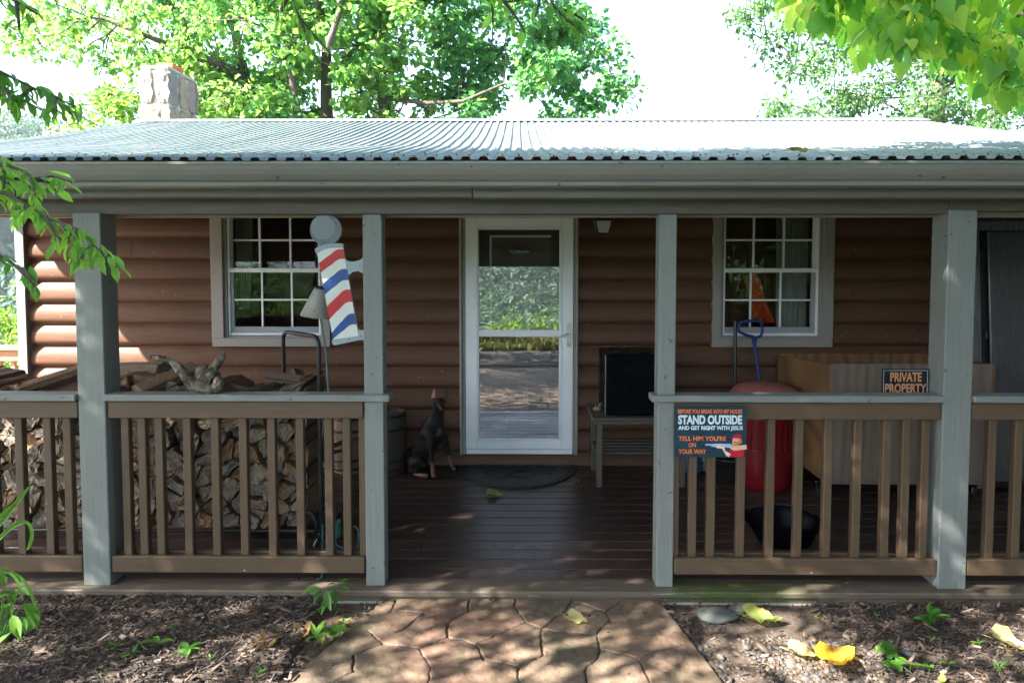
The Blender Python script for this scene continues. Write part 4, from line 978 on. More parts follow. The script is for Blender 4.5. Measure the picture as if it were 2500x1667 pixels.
# ============================================================ firewood
def clip(poly, a, b, c):
    out = []
    for i in range(len(poly)):
        p, q = poly[i], poly[(i+1) % len(poly)]; dp = a*p[0]+b*p[1]-c; dq = a*q[0]+b*q[1]-c
        if dp <= 0: out.append(p)
        if dp*dq < 0: t = dp/(dp-dq); out.append((p[0]+(q[0]-p[0])*t, p[1]+(q[1]-p[1])*t))
    return out
def area(p): return .5*abs(sum(p[i][0]*p[(i+1) % len(p)][1]-p[(i+1) % len(p)][0]*p[i][1] for i in range(len(p))))
def log_mesh(poly, y0, L, seed):
    rr = random.Random(seed); cx = sum(p[0] for p in poly)/len(poly); cz = sum(p[1] for p in poly)/len(poly)
    P = []
    for i in range(len(poly)):                         # soften corners, roughen edges
        a, b = poly[i-1], poly[i]; c = poly[(i+1) % len(poly)]
        for t, (u, v) in ((.16, (b, a)), (.16, (b, c)), (.5, (b, c))): P.append((u[0]+(v[0]-u[0])*t+rr.gauss(0, .004), u[1]+(v[1]-u[1])*t+rr.gauss(0, .004)))
    mb = MB(); n = len(P); rings = []
    for k, (yy, s) in enumerate(((y0, .94), (y0+.006, 1), (y0+L*.5, 1.0), (y0+L-.006, .98), (y0+L, .9))):
        rings.append([(cx+(x-cx)*s+rr.gauss(0, .001), yy+(rr.gauss(0, .006) if k in (0, 4) else 0)+(x-cx)*.25*(rr.random()-.5), cz+(z-cz)*s) for x, z in P])
    vs = [p for r_ in rings for p in r_]
    mb.add(vs, [(k*n+(j+1) % n, k*n+j, (k+1)*n+j, (k+1)*n+(j+1) % n) for k in range(4) for j in range(n)], 1)
    yc = sum(p[1] for p in rings[0])/n
    o = len(vs); e = [(cx+(p[0]-cx)*.55+rr.gauss(0, .003), yc+rr.gauss(0, .005), cz+(p[2]-cz)*.55) for p in rings[0]]
    mb.add(rings[0]+e+[(cx, yc-.002, cz)], [((j+1) % n, j+n, j) if 0 else (j, (j+1) % n, n+(j+1) % n, n+j) for j in range(n)]+[(n+j, n+(j+1) % n, 2*n) for j in range(n)], 0)
    mb.add(rings[4], [tuple(range(n))[::-1]], 0)
    return mb
def woodpile():
    rr = random.Random(21); x0, x1, z0 = -3.35, -1.25, .09
    def top(x): return .90+.05*math.sin(x*5)+.03*math.sin(x*13)
    pts = []
    d = .118; row = 0; z = z0+.05
    while z < 1.05:
        x = x0+(.5 if row % 2 else 0)*d
        while x < x1+.03:
            pts.append((x+rr.uniform(-.4, .4)*d, z+rr.uniform(-.38, .38)*d)); x += d*rr.uniform(.85, 1.2)
        z += d*.83; row += 1
    pts = [p for p in pts if x0 < p[0] < x1-.03 and z0 < p[1] < top(p[0])]
    k = 0
    for i, p in enumerate(pts):
        poly = [(p[0]-.12, p[1]-.12), (p[0]+.12, p[1]-.12), (p[0]+.12, p[1]+.12), (p[0]-.12, p[1]+.12)]
        for j, q in enumerate(pts):
            if i != j and abs(q[0]-p[0]) < .3 and abs(q[1]-p[1]) < .3:
                a, b = q[0]-p[0], q[1]-p[1]; poly = clip(poly, a, b, a*(p[0]+q[0])/2+b*(p[1]+q[1])/2)
                if len(poly) < 3: break
        poly = clip(poly, 0, -1, -z0); poly = clip(poly, 1, 0, x1)
        poly = [(a, min(b, top(a)+.05)) for a, b in poly]
        cells = [poly]
        if area(poly) > .0115 and rr.random() < .7:
            th = rr.uniform(0, 3.14); a, b = math.cos(th), math.sin(th); c = a*p[0]+b*p[1]; cells = [clip(poly, a, b, c), clip(poly, -a, -b, -c)]
        for q in cells:
            if len(q) < 3 or area(q) < .0012: continue
            cx = sum(a for a, b in q)/len(q); cz = sum(b for a, b in q)/len(q); s = rr.uniform(.87, .965)
            q = [(cx+(a-cx)*s, cz+(b-cz)*s) for a, b in q]
            if PY(max(a for a, b in q), cz*100 if 0 else 617, 3.98).x < -3.1 and 0: continue
            solo('firewood_log', log_mesh(q, 3.97+rr.uniform(-.035, .045), .40, k), [m_wend, m_wside], 'split firewood log packed end-on in the stack behind the left porch railing', 'firewood', 'split logs in the main stack'); k += 1
woodpile()
def loose_log(px, py, L, r, rot, label, Y, seed, oz=0, fl=1.0):
    c = PY(px, py, Y); rr = random.Random(seed); n = 7; poly = []
    for i in range(n): a = 2*math.pi*i/n+rr.uniform(-.2, .2); poly.append((r*math.cos(a)*rr.uniform(.8, 1.1), r*math.sin(a)*rr.uniform(.6, 1)*fl))
    if seed % 2: poly = [p for p in poly if p[1] < r*.6]
    mb = log_mesh(poly, -L/2, L, seed); M = Euler(rot).to_matrix(); mb.v = [tuple(M @ Vector(v)+c) for v in mb.v]
    solo('firewood_log', mb, [m_wend, m_wside], label, 'firewood', 'loose logs on top of the stack')
loose_log(128, 925, .36, .062, (R(14), R(8), R(-42)), 'long sunlit split log lying slantwise on top of the stack, left of the thick post', 4.1, 3)
loose_log(70, 942, .34, .05, (0, 0, R(25)), 'small dark log at the far left top of the stack', 4.12, 4)
loose_log(172, 948, .30, .05, (R(6), 0, R(-18)), 'lichen spotted stub log tucked against the left side of the thick post', 4.02, 5)
loose_log(15, 955, .3, .045, (0, 0, R(80)), 'reddish log at the far left edge above the railing', 4.1, 12)
loose_log(345, 905, .38, .07, (R(-4), 0, R(68)), 'reddish brown log on the stack just right of the thick post', 4.2, 6)
loose_log(318, 948, .34, .052, (0, 0, R(-12)), 'dark round log under the reddish one beside the thick post', 4.02, 8)
loose_log(410, 925, .36, .068, (R(16), R(22), R(-30)), 'gray faced wedge log standing slightly tilted behind the driftwood arm', 4.05, 7)
loose_log(455, 900, .42, .06, (R(10), R(-12), R(78)), 'golden split log lying crosswise behind the driftwood', 4.25, 9, fl=1.2)
loose_log(585, 943, .30, .05, (R(5), 0, R(60)), 'orange split log on the stack right of the driftwood', 4.1, 11)
loose_log(695, 925, .30, .035, (R(0), R(0), R(62)), 'slender bark covered log slanting up against the black rack hoop', 4.12, 10, fl=1)
o = bpy.data.objects[-1] if 0 else None
loose_log(735, 935, .3, .05, (R(20), R(20), R(35)), 'gray chunk of firewood wedged inside the black rack hoop', 4.2, 13)
loose_log(640, 952, .3, .04, (0, 0, R(-20)), 'flat pale log between the orange log and the rack', 4.05, 14)
# rack
t = thing('firewood_rack', (-2.3, 4.15, 0), 'black tubular steel rack holding the firewood stack', 'log rack')
for xx in (-1.17, -3.42):
    mb = MB(); x = xx; r = .05; top_ = 1.23; pts = [(x, 3.98, .06)]+[(x, 3.98, top_-r)]+[(x, 3.98+r-r*math.cos(a), top_-r+r*math.sin(a)) for a in np.linspace(.2, 1.57, 5)]+[(x, 4.33-r+r*math.sin(a), top_-r+r*math.cos(a)) for a in np.linspace(0, 1.4, 5)]+[(x, 4.33, top_-r), (x, 4.33, .06)]
    pts = [(a-.30*(b-3.98)/.35*1.0, 3.98+(b-3.98)*.75, c) for a, b, c in pts]
    mb.tube(pts, .0125, 10); part('hoop', mb, m_black, t)
    mb = MB(); mb.tube([(x-.12, 3.95, .16), (x-.10, 3.95, .2), (x-.05, 3.955, .19), (x-.02, 3.96, .12), (x-.03, 3.96, .05), (x+.02, 3.97, .015)], .0125, 8); mb.tube([(x, 3.9, .014), (x, 4.4, .014)], .0125, 8); part('foot', mb, m_black, t)
mb = MB(); mb.tube([(-3.42, 3.98, .07), (-1.17, 3.98, .07)], .0125, 8); mb.tube([(-3.42, 4.33, .07), (-1.17, 4.33, .07)], .0125, 8); part('base_bar', mb, m_black, t)

def skin_mesh(name, pts, edges, radii, mats, sub=2, fix=None):
    me = bpy.data.meshes.new('s'); me.from_pydata([tuple(p) for p in pts], edges, []); ob = bpy.data.objects.new('s', me); C.objects.link(ob)
    sm = ob.modifiers.new('s', 'SKIN'); sm.use_smooth_shade = True
    for i, r in enumerate(radii): me.skin_vertices[0].data[i].radius = (r, r) if not isinstance(r, tuple) else r
    me.skin_vertices[0].data[0].use_root = True
    ob.modifiers.new('b', 'SUBSURF').levels = sub; ob.modifiers['b'].render_levels = sub
    dg = bpy.context.evaluated_depsgraph_get(); e = ob.evaluated_get(dg); m2 = e.to_mesh()
    mb = MB(); mb.add([v.co.copy() for v in m2.vertices], [tuple(p.vertices) for p in m2.polygons], 0, True)
    e.to_mesh_clear(); bpy.data.objects.remove(ob); return mb
# driftwood on the rail
def driftwood():
    def q(x, y, Y=3.475): return PY(x/2.613, 480+y/2.613, Y)
    ch = [(1300, 1230, .040), (1215, 1180, .034), (1150, 1105, .025), (1110, 1060, .019), (1060, 1038, .014), (1000, 1024, .011), (955, 1018, .008)]
    pts = [q(a, b) for a, b, r in ch]; ed = [(i, i+1) for i in range(len(ch)-1)]; rd = [r for a, b, r in ch]
    def chain(root, c, Y=3.475):
        prev = root
        for a, b, r in c: pts.append(q(a, b, Y)); rd.append(r); ed.append((prev, len(pts)-1)); prev = len(pts)-1
    chain(0, [(1330, 1165, .036), (1362, 1105, .028), (1395, 1055, .021), (1422, 1015, .014), (1440, 985, .006)])
    chain(0, [(1280, 1140, .032), (1290, 1095, .024), (1322, 1078, .010)], 3.49)
    chain(0, [(1385, 1225, .036), (1398, 1180, .034), (1400, 1148, .022)], 3.462)
    chain(2, [(1132, 1060, .009), (1128, 1045, .004)])
    mb = skin_mesh('d', pts, ed, rd, m_drift, 3)
    v2 = []
    for v in mb.v:
        p = Vector(v); n1 = mnoise.noise(p*70)+abs(mnoise.noise(p*40)); n2 = mnoise.noise(p*24)*1.4+mnoise.noise(p*80)*.6
        p += Vector((n2, mnoise.noise(p*25+Vector((9, 9, 9))), n1))*.008; p.z = max(p.z, 1.0025); v2.append(tuple(p))
    mb.v = v2; solo('driftwood', mb, m_drift, 'antler shaped gray driftwood standing on the railing cap', 'driftwood')
driftwood()

# ============================================================ signs
def bp(x, y): p = PY(700+x/4.127, 500+y/4.127, 3.49); return (p.x, p.z)
bar = thing('barber_pole_sign', (PX(850, 3.49), 3.49, 1.23), 'flat striped barber pole sign screwed to the post left of the entrance', 'sign')
Yb = 3.49
mb = MB(); c = bp(393, 253); r = .0815; mb.prism([(c[0]+r*math.cos(a), c[1]+r*math.sin(a)*.98) for a in np.linspace(0, 2*math.pi, 40)[:-1]], Yb, Yb+.018)
mb.prism([(c[0]-.014+r*.76*math.cos(a), c[1]+.012+r*.76*math.sin(a)) for a in np.linspace(0, 2*math.pi, 40)[:-1]], Yb-.0012, Yb, 1); part('ball', mb, [m_bpball, mat('sign_ball_highlight', (.20, .245, .28), (.16, .20, .23), .45, 5)], bar)
mb = MB(); col = [(283, 452), (300, 435), (360, 405), (440, 392), (520, 388), (570, 392), (575, 425), (520, 428), (440, 432), (370, 450), (320, 480), (298, 490)]; mb.prism([bp(*p) for p in col], Yb-.004, Yb+.018); part('collar', mb, m_bpgray, bar)
L_ = [(305, 485), (468, 1360)]; R_ = [(565, 430), (722, 1318)]
def lp(t): return (L_[0][0]+(L_[1][0]-L_[0][0])*t, L_[0][1]+(L_[1][1]-L_[0][1])*t)
def rp(t): return (R_[0][0]+(R_[1][0]-R_[0][0])*t, R_[0][1]+(R_[1][1]-R_[0][1])*t)
mb = MB(); mb.prism([bp(*p) for p in ((305, 485), (370, 450), (440, 434), (565, 428), (722, 1318), (468, 1362))], Yb, Yb+.016)
def band(l0, l1, r0, r1, mi):
    """stripe between left-edge y l0..l1 and right-edge y r0..r1 following an S curve"""
    top = []; bot = []
    for i in range(13):
        t = i/12; s = 1-(1-t)**1.45
        def pt(yl, yr):
            yy = yl+(yr-yl)*s+14*math.sin(2*math.pi*t)*(t > .5); tl = (yy-485)/(1360-485)
            xl_ = 305+(468-305)*max(0, min(1, (yy-485)/875)); xr_ = 565+(722-565)*max(0, min(1, (yy-430)/888)); return bp(xl_+(xr_-xl_)*t, yy)
        top.append(pt(l0, r0)); bot.append(pt(l1, r1))
    q = MB()
    vs = [(a, Yb-.0015, b) for a, b in top]+[(a, Yb-.0015, b) for a, b in bot]
    n = 13; mb.add(vs, [(n+i, n+i+1, i+1, i) for i in range(n-1)], mi)
band(590, 685, 450, 548, 1); band(800, 905, 650, 760, 2); band(1025, 1155, 855, 978, 1); band(1290, 1352, 1095, 1205, 2)
part('striped_board', mb, [m_bpwhite, m_bpred, m_bpblue], bar)
for poly, o_, scr in ((((455, 1368), (470, 1358), (722, 1318), (714, 1250), (740, 1262), (782, 1262), (782, 1360), (730, 1362), (480, 1415), (462, 1405)), -.002, ((635, 1352), (745, 1322))),
                      (((584, 545), (620, 570), (680, 572), (740, 555), (766, 530), (782, 530), (782, 690), (762, 688), (720, 668), (660, 678), (622, 712)), .001, ((733, 615),))):
    mb = MB(); mb.prism([bp(*p) for p in poly], Yb+o_, Yb+.017)
    for p in scr: x, z = bp(*p); mb.tube([(x, Yb-.006, z), (x, Yb+.002, z)], .0035, 10, mi=1)
    part('bracket', mb, [m_bpgray, m_chrome], bar)

# STAND OUTSIDE sign
Ys = 3.40
def sp(x, y): p = PY(1630+x/10.452, 980+y/10.452, Ys); return (p.x, p.z)
sg = thing('warning_sign', (*[PX(1735, Ys)], Ys, ZY(1116, Ys)), 'dark blue metal sign with orange and white words and a cartoon man aiming a gun', 'sign')
mb = MB(); a = sp(172, 1418); b = sp(2020, 122); rr_ = .008; pl = []
for (cx, cz, t0) in ((b[0]-rr_, b[1]-rr_, 0), (a[0]+rr_, b[1]-rr_, math.pi/2), (a[0]+rr_, a[1]+rr_, math.pi), (b[0]-rr_, a[1]+rr_, 1.5*math.pi)):
    pl += [(cx+rr_*math.cos(t0+q), cz+rr_*math.sin(t0+q)) for q in np.linspace(0, math.pi/2, 5)]
mb.prism(pl, Ys, Ys+.0025); part('panel', mb, m_navy, sg)
def sline(txt, x0, x1, y0, y1, bold): p = sp(x0, y1); q = sp(x1, y0); return text_mb(txt, p[0], q[0], p[1], q[1], Ys-.0004, bold)
mb = sline('BEFORE YOU BREAK INTO MY HOUSE', 262, 1900, 200, 305, .03)
for a in (("TELL HIM YOU'RE", 275, 1490, 880, 1000, .022), ('ON', 530, 722, 1048, 1165, .022), ('YOUR WAY', 275, 980, 1212, 1332, .022)): merge(mb, sline(*a))
part('orange_lettering', mb, m_orangeink, sg)
mb = sline('STAND OUTSIDE', 265, 1900, 345, 582, .045); merge(mb, sline('AND GET RIGHT WITH JESUS', 270, 1918, 620, 752, .03)); part('white_lettering', mb, m_whiteink, sg)
mb = MB()
def pp(pts, mi, k): mb.prism([sp(*p) for p in pts], Ys-.0004-.0003*k, Ys-.0002, mi)
pp([(958, 1078), (1460, 1075), (1600, 1075), (1650, 1110), (1680, 1190), (1600, 1180), (1450, 1165), (1400, 1128), (1230, 1120), (1230, 1150), (1112, 1150), (1110, 1122), (960, 1118)], 3, 0)
pp([(1200, 1135), (1300, 1122), (1440, 1150), (1470, 1260), (1560, 1300), (1615, 1350), (1560, 1412), (1500, 1390), (1450, 1300), (1390, 1195), (1290, 1190), (1210, 1160)], 0, 1)
pp([(1585, 1215), (1700, 1195), (1930, 1200), (1950, 1230), (1935, 1412), (1610, 1412), (1600, 1300)], 2, 1)
pp([(1640, 1130), (1800, 1120), (2012, 1100), (2015, 1215), (1880, 1225), (1770, 1245), (1690, 1250), (1600, 1200), (1580, 1180)], 0, 2)
pp([(1660, 950), (1720, 925), (1850, 940), (1895, 1000), (1885, 1055), (1830, 1080), (1740, 1130), (1680, 1120), (1640, 1060), (1655, 1010)], 0, 3)
pp([(1645, 1040), (1700, 1010), (1780, 1030), (1830, 1000), (1820, 950), (1895, 1000), (1865, 1060), (1800, 1110), (1720, 1135), (1675, 1110), (1700, 1085), (1740, 1070), (1690, 1050), (1665, 1065)], 1, 4)
pp([(1620, 905), (1670, 895), (1700, 850), (1770, 825), (1850, 840), (1890, 890), (1890, 965), (1800, 935), (1700, 930), (1640, 945)], 2, 5)
part('cartoon_figure', mb, [m_skin, m_beard, m_redink, m_gunink], sg)

# PRIVATE PROPERTY sign behind the rail cap
Yp = 3.55
def qp(x, y): p = PY(1600+x/2.613, 480+y/2.613, Yp); return (p.x, p.z)
sg = thing('private_property_sign', (PX(2209, Yp), Yp, .86), 'small black sign reading private property behind the right railing cap', 'sign')
mb = MB(); a = qp(1440, 1330); b = qp(1747, 1098); mb.box(a[0], b[0], Yp, Yp+.003, a[1], b[1], 0, .001); part('panel', mb, m_signblack, sg)
mb = MB(); a2 = qp(1451, 1322); b2 = qp(1738, 1108); w_ = .0016
mb.box(a2[0], b2[0], Yp-.0006, Yp, b2[1]-w_, b2[1], 0, 0); mb.box(a2[0], a2[0]+w_, Yp-.0006, Yp, a2[1], b2[1]-w_, 0, 0); mb.box(b2[0]-w_, b2[0], Yp-.0006, Yp, a2[1], b2[1]-w_, 0, 0); part('border_line', mb, m_whiteink, sg)
def ql(txt, x0, x1, y0, y1, bd): p = qp(x0, y1); q = qp(x1, y0); return text_mb(txt, p[0], q[0], p[1], q[1], Yp-.0004, bd)
mb = ql('PRIVATE', 1497, 1700, 1120, 1180, .03); merge(mb, ql('PROPERTY', 1463, 1730, 1192, 1250, .03)); merge(mb, ql('NO TRESPASSING', 1480, 1715, 1258, 1290, .02)); part('lettering', mb, m_tanink, sg)

# ============================================================ things on the porch
# fridge and bench
b0 = PZ(1471, 1189, 0); Yb0 = b0.y; bl = PX(1449, Yb0-.02)
bench = thing('slatted_bench', (.95, Yb0+.25, 0), 'gray weathered wooden bench right of the door with the black fridge on it', 'bench')
zt = ZY(1027, Yb0-.02); bxr = bl+.72; byb = 5.40
mb = MB(); 
for i in range(4): mb.box(bl, bxr, Yb0-.02+i*(byb-Yb0+.02)/4, Yb0-.022+(i+1)*(byb-Yb0+.02)/4, zt-.002, zt+.022, 0, .003)
mb.box(bl+.015, bxr-.015, Yb0-.01, Yb0+.012, zt-.03, zt-.003, 0, .003)
part('seat', mb, m_oldwood, bench)
for xx in (bl+.035, bxr-.075):
    for yy in (Yb0-.005, byb-.06): mb = MB(); mb.box(xx, xx+.04, yy, yy+.04, 0, zt-.003, 0, .003); part('leg', mb, m_oldwoodV, bench)
    mb = MB(); mb.box(xx+.008, xx+.032, Yb0+.036, byb-.061, .2, .235, 0, .002); part('stretcher', mb, m_oldwood, bench)
mb = MB()
for i in range(5): yy = Yb0+.03+i*.085; mb.box(bl+.07, bxr-.03, yy, yy+.06, .238+.0, .252, 0, .002)
part('shelf', mb, m_oldwood, bench)
fx0 = PX(1481, Yb0+.03); fzt = ZY(864, Yb0+.03)
fr = thing('mini_fridge', (fx0+.25, Yb0+.25, zt+.022), 'small black fridge standing on the gray bench', 'fridge')
mb = MB(); mb.box(fx0-.004, fx0+.475, Yb0+.06, 5.38, zt+.03, fzt-.004, 0, .008); part('body', mb, m_fridge, fr)
mb = MB(); mb.box(fx0, fx0+.47, Yb0+.02, Yb0+.057, zt+.032, fzt, 0, .008); part('door', mb, m_fridge, fr)
mb = MB(); mb.box(fx0-.003, fx0-.0005, Yb0+.03, Yb0+.05, zt+.04, fzt-.01, 0, 0); part('door_gasket', mb, m_graysash, fr)
mb = MB(); rr = random.Random(3)
mb.ico((bl+.06, Yb0+.2, zt+.04), .02, 2, (1.6, 1, .9), .3); mb.ico((bl+.085, Yb0+.24, zt+.055), .014, 2, (1, 1, 1.6), .2); mb.tube([(bl+.05, Yb0+.2, zt+.05), (bl+.04, Yb0+.2, zt+.085)], [.006, .002], 6)
solo('ornament', mb, m_tanrock, 'tiny brown ornament on the left end of the gray bench', 'ornament')
# door mat
mb = MB(); cx = -.012; yb = 5.44; n = 40; vs0 = [(cx+.49*math.cos(a), yb-.52*math.sin(a)) for a in np.linspace(0, math.pi, n)]
def matring(s, z): return [(cx+(x-cx)*s, yb-.0-(yb-y)*s-(1-s)*.2, z) for x, y in vs0]
rg_ = [matring(1, .002), matring(1, .010), matring(.985, .014), matring(.93, .014), matring(.92, .009), matring(.90, .009), matring(.89, .013), matring(.3, .012)]
vs = [p for r_ in rg_ for p in r_]; mb.add(vs, [(k*n+j, k*n+(j+1) % n, (k+1)*n+(j+1) % n, (k+1)*n+j) for k in range(7) for j in range(n)]); mb.add(rg_[-1], [tuple(range(n))[::-1]])
for k in range(60):
    a = rnd.uniform(.15, math.pi-.15); r0 = rnd.uniform(.1, .7); x, y = cx+.43*r0*math.cos(a), yb-.03-.42*r0*math.sin(a); b = a+rnd.choice([.8, -.8]); mb.tube([(x, y, .013), (x+.03*math.cos(b), y-.03*math.sin(b), .016), (x+.06*math.cos(b+.6), y-.06*math.sin(b+.6), .013)], .004, 5)
solo('door_mat', mb, m_rubber, 'black half round rubber mat lying in front of the door', 'mat')
# lantern
Yl = 5.36; lz = lambda v: ZY(v, Yl); lx = PX(1471, Yl)
lan = thing('porch_lantern', (lx, Yl, lz(572)), 'black wall lantern with white glass hanging right of the door', 'lantern')
mb = MB(); t0, t1 = .066, .042; za, zb = lz(538), lz(570)
def ring(w_, z): return [(lx-w_, Yl-w_, z), (lx+w_, Yl-w_, z), (lx+w_, Yl+w_, z), (lx-w_, Yl+w_, z)]
A = ring(t0-.004, za); B = ring(t1-.004, zb); mb.add(A+B, [(4, 5, 1, 0), (5, 6, 2, 1), (6, 7, 3, 2), (7, 4, 0, 3), (4, 7, 6, 5)]); part('glass', mb, m_frost, lan)
mb = MB(); A = ring(t0, za); B = ring(t1, zb)
for i in range(4): mb.tube([A[i], B[i]], .009, 4); mb.tube([A[i], A[(i+1) % 4]], .011, 4); mb.tube([B[i], B[(i+1) % 4]], .006, 4)
mb.add(ring(t0+.012, za+.004)+ring(.02, za+.05), [(0, 1, 5, 4), (1, 2, 6, 5), (2, 3, 7, 6), (3, 0, 4, 7), (3, 2, 1, 0), (4, 5, 6, 7)]); mb.box(lx-.03, lx+.03, Yl+.03, YW, za-.02, za+.09); part('frame', mb, m_black, lan)
mb = MB(); mb.ico((lx, Yl, (za+zb)/2+.01), .024, 2, (1, 1, 1.2)); part('bulb', mb, m_white, lan)
# red barrel
rc = Vector((1.825, 5.02, 0))
rb = thing('red_trash_barrel', rc, 'red plastic barrel with faded domed lid behind the right railing', 'barrel')
mb = MB(); mb.lathe([(0, .005), (.185, .005), (.195, .02), (.203, .2), (.207, .5), (.212, .52), (.212, .545), (.207, .56), (.21, .62), (.215, .63), (.215, .66), (.21, .67)], rc, 48); part('body', mb, m_red, rb)
mb = MB()
for k in range(9):
    a = -2.6+k*.24; mb.tube([(rc.x+.2085*math.cos(a), rc.y+.2085*math.sin(a), .30+.018*z_) for z_ in range(12)], .004, 5)
for zz in (.30, .52): mb.lathe([(.2035, zz-.006), (.2085, zz), (.2035, zz+.006)], rc, 48)
part('rib', mb, m_red, rb)['kind'] = 'stuff'
mb = MB(); mb.lathe([(.212, .655), (.243, .655), (.25, .665), (.248, .69), (.235, .705), (.2, .735), (.15, .757), (.09, .768), (0, .772)], rc, 48); mb.tube([(rc.x-.05, rc.y-.1, .762), (rc.x+.03, rc.y-.12, .758), (rc.x+.12, rc.y-.1, .745), (rc.x+.17, rc.y-.03, .733)], .006, 6, 1); part('lid', mb, [m_redlid, m_red], rb)
# shovels
def P5(x, y, Y): return PY(1780+x/6.534, 760+y/6.534, Y)
t = thing('snow_shovel', (1.8, 5.3, .02), 'blue D-handled shovel leaning on the wall under the right window', 'shovel')
mb = MB(); Yh = 5.32; lp_ = [(400, 410), (260, 375), (155, 320), (150, 240), (190, 175), (280, 155), (400, 148), (490, 160), (525, 210), (530, 320), (505, 395), (400, 430)]; mb.tube([P5(*p, Yh) for p in lp_], .0115, 8); mb.tube([P5(400, 400, Yh), P5(400, 520, Yh)], [.024, .015], 10); part('handle_grip', mb, m_blue, t)
mb = MB(); mb.tube([P5(400, 500, Yh), P5(440, 760, Yh-.01), P5(490, 1150, Yh-.03), P5(545, 1600, Yh-.06), P5(600, 2050, Yh-.1)], .0135, 10); part('shaft', mb, m_blue, t)
mb = MB(); c = P5(600, 2050, Yh-.1); mb.add([(c.x-.17, c.y-.02, c.z), (c.x+.17, c.y-.02, c.z), (c.x+.19, c.y-.08, .02), (c.x-.19, c.y-.08, .02), (c.x-.17, c.y+.0, c.z+.01), (c.x+.17, c.y+.0, c.z+.01), (c.x+.19, c.y-.06, .02), (c.x-.19, c.y-.06, .02)], [(3, 2, 1, 0), (4, 5, 6, 7), (0, 1, 5, 4), (1, 2, 6, 5), (2, 3, 7, 6), (3, 0, 4, 7)]); part('blade', mb, m_blue, t)
mb = text_mb('Colorado', P5(440, 905, Yh).x, P5(440, 905, Yh).x+.026, P5(440, 905, Yh).z, P5(440, 905, Yh).z+.008, Yh-.03) if 0 else MB()
t = thing('black_pole_tool', (1.68, 5.35, .02), 'black long handled tool leaning beside the blue shovel', 'tool')
mb = MB(); mb.tube([P5(100, 150, 5.36), P5(95, 900, 5.33), P5(85, 1700, 5.3), P5(80, 2150, 5.27)], .014, 8); part('shaft', mb, m_black, t)
mb = MB(); c = P5(80, 2150, 5.27); mb.box(c.x-.1, c.x+.1, c.y-.03, c.y, .01, c.z, 0, .01); part('blade', mb, m_black, t)
# plywood box on casters
bx_ = thing('rolling_plywood_box', (2.7, 5.0, 0), 'large open plywood box on casters at the right end of the porch', 'box')
xf0, xf1, yf, yb = 2.12, 3.235, 4.65, 5.40; zf, zbk, z0 = .967, .912, .155
mb = MB(); mb.box(xf0+.019, xf1, yf, yf+.018, z0, zf, 0, .002); part('front_panel', mb, m_ply, bx_)
mb = MB(); x0_ = 2.06
vs = [(xf0, yf, z0), (xf0+.018, yf, z0), (x0_+.018, yb, z0), (x0_, yb, z0), (xf0, yf, zf-.002), (xf0+.018, yf, zf-.002), (x0_+.018, yb, zbk), (x0_, yb, zbk)]
mb.add(vs, [(3, 2, 1, 0), (4, 5, 6, 7), (0, 1, 5, 4), (1, 2, 6, 5), (2, 3, 7, 6), (3, 0, 4, 7)]); part('side_panel', mb, m_plyside, bx_)
mb = MB(); mb.add([(v[0]+xf1-xf0+(0 if v[1] < 5 else .06), v[1]+.002*0, v[2]-.001) for v in vs], [(3, 2, 1, 0), (4, 5, 6, 7), (0, 1, 5, 4), (1, 2, 6, 5), (2, 3, 7, 6), (3, 0, 4, 7)]); part('side_panel', mb, m_plyside, bx_)
mb = MB(); mb.box(x0_+.02, xf1, yb-.018, yb, z0, zbk+.015, 0, .002); mb.box(x0_+.04, xf1, yf+.02, yb-.02, z0, z0+.018, 0, 0); part('back_panel', mb, m_plyside, bx_)
mb = MB(); mb.box(xf0+.02, xf1-.02, yf+.019, yf+.055, z0-.03, z0-.001, 0, .003); part('base_batten', mb, m_ply, bx_)
for xx, yy in ((PX(2007, 4.78), 4.78), (PX(2392, 4.78), 4.78), (2.15, 5.3), (3.18, 5.3)):
    mb = MB(); mb.tube([(xx-.013, yy, .036), (xx+.013, yy, .036)], .036, 20, 0); mb.box(xx-.02, xx-.015, yy-.03, yy+.03, .03, .115, 1, .001); mb.box(xx+.015, xx+.02, yy-.03, yy+.03, .03, .115, 1, .001); mb.box(xx-.035, xx+.035, yy-.04, yy+.04, .116, .124, 1, .001); part('caster', mb, [m_rubber, m_chrome], bx_)
# tall black cabinet
cx0_, cy0 = 3.30, 4.88
cb = thing('black_cabinet', (3.8, 5.2, 0), 'tall black cupboard with framed door at the right edge of the porch', 'cabinet')
mb = MB(); mb.box(cx0_, 4.5, cy0+.02, 5.44, .02, 1.955, 0, .004); part('carcass', mb, m_black, cb)
mb = MB(); mb.box(cx0_, cx0_+.075, cy0, cy0+.018, .02, 1.955, 0, .004); mb.box(cx0_+.077, 4.5, cy0, cy0+.018, 1.885, 1.955, 0, .004); part('face_frame', mb, mat('pale_metal_edge', (.13, .14, .16), (.09, .10, .115), .3, 6, (14, 14, .6), .3, spec=.8), cb)
mb = MB(); dx = cx0_+.125; mb.box(dx, dx+.05, cy0-.022, cy0-.002, .08, 1.875, 0, .004); mb.box(dx+.052, 4.45, cy0-.022, cy0-.002, 1.825, 1.875, 0, .004); mb.box(dx+.052, 4.45, cy0-.012, cy0-.004, .08, 1.824, 0, .001); dd = part('door', mb, m_cab, cb)
for z in (1.1, 1.75, .4): mb = MB(); mb.box(dx-.028, dx-.004, cy0-.016, cy0-.001, z, z+.05, 0, .003); part('hinge', mb, m_black, dd)
for ch in cb.children:                                   # the whole cupboard leans back a little
    for o_ in [ch]+list(ch.children):
        for v_ in o_.data.vertices: v_.co.y += .085*v_.co.z
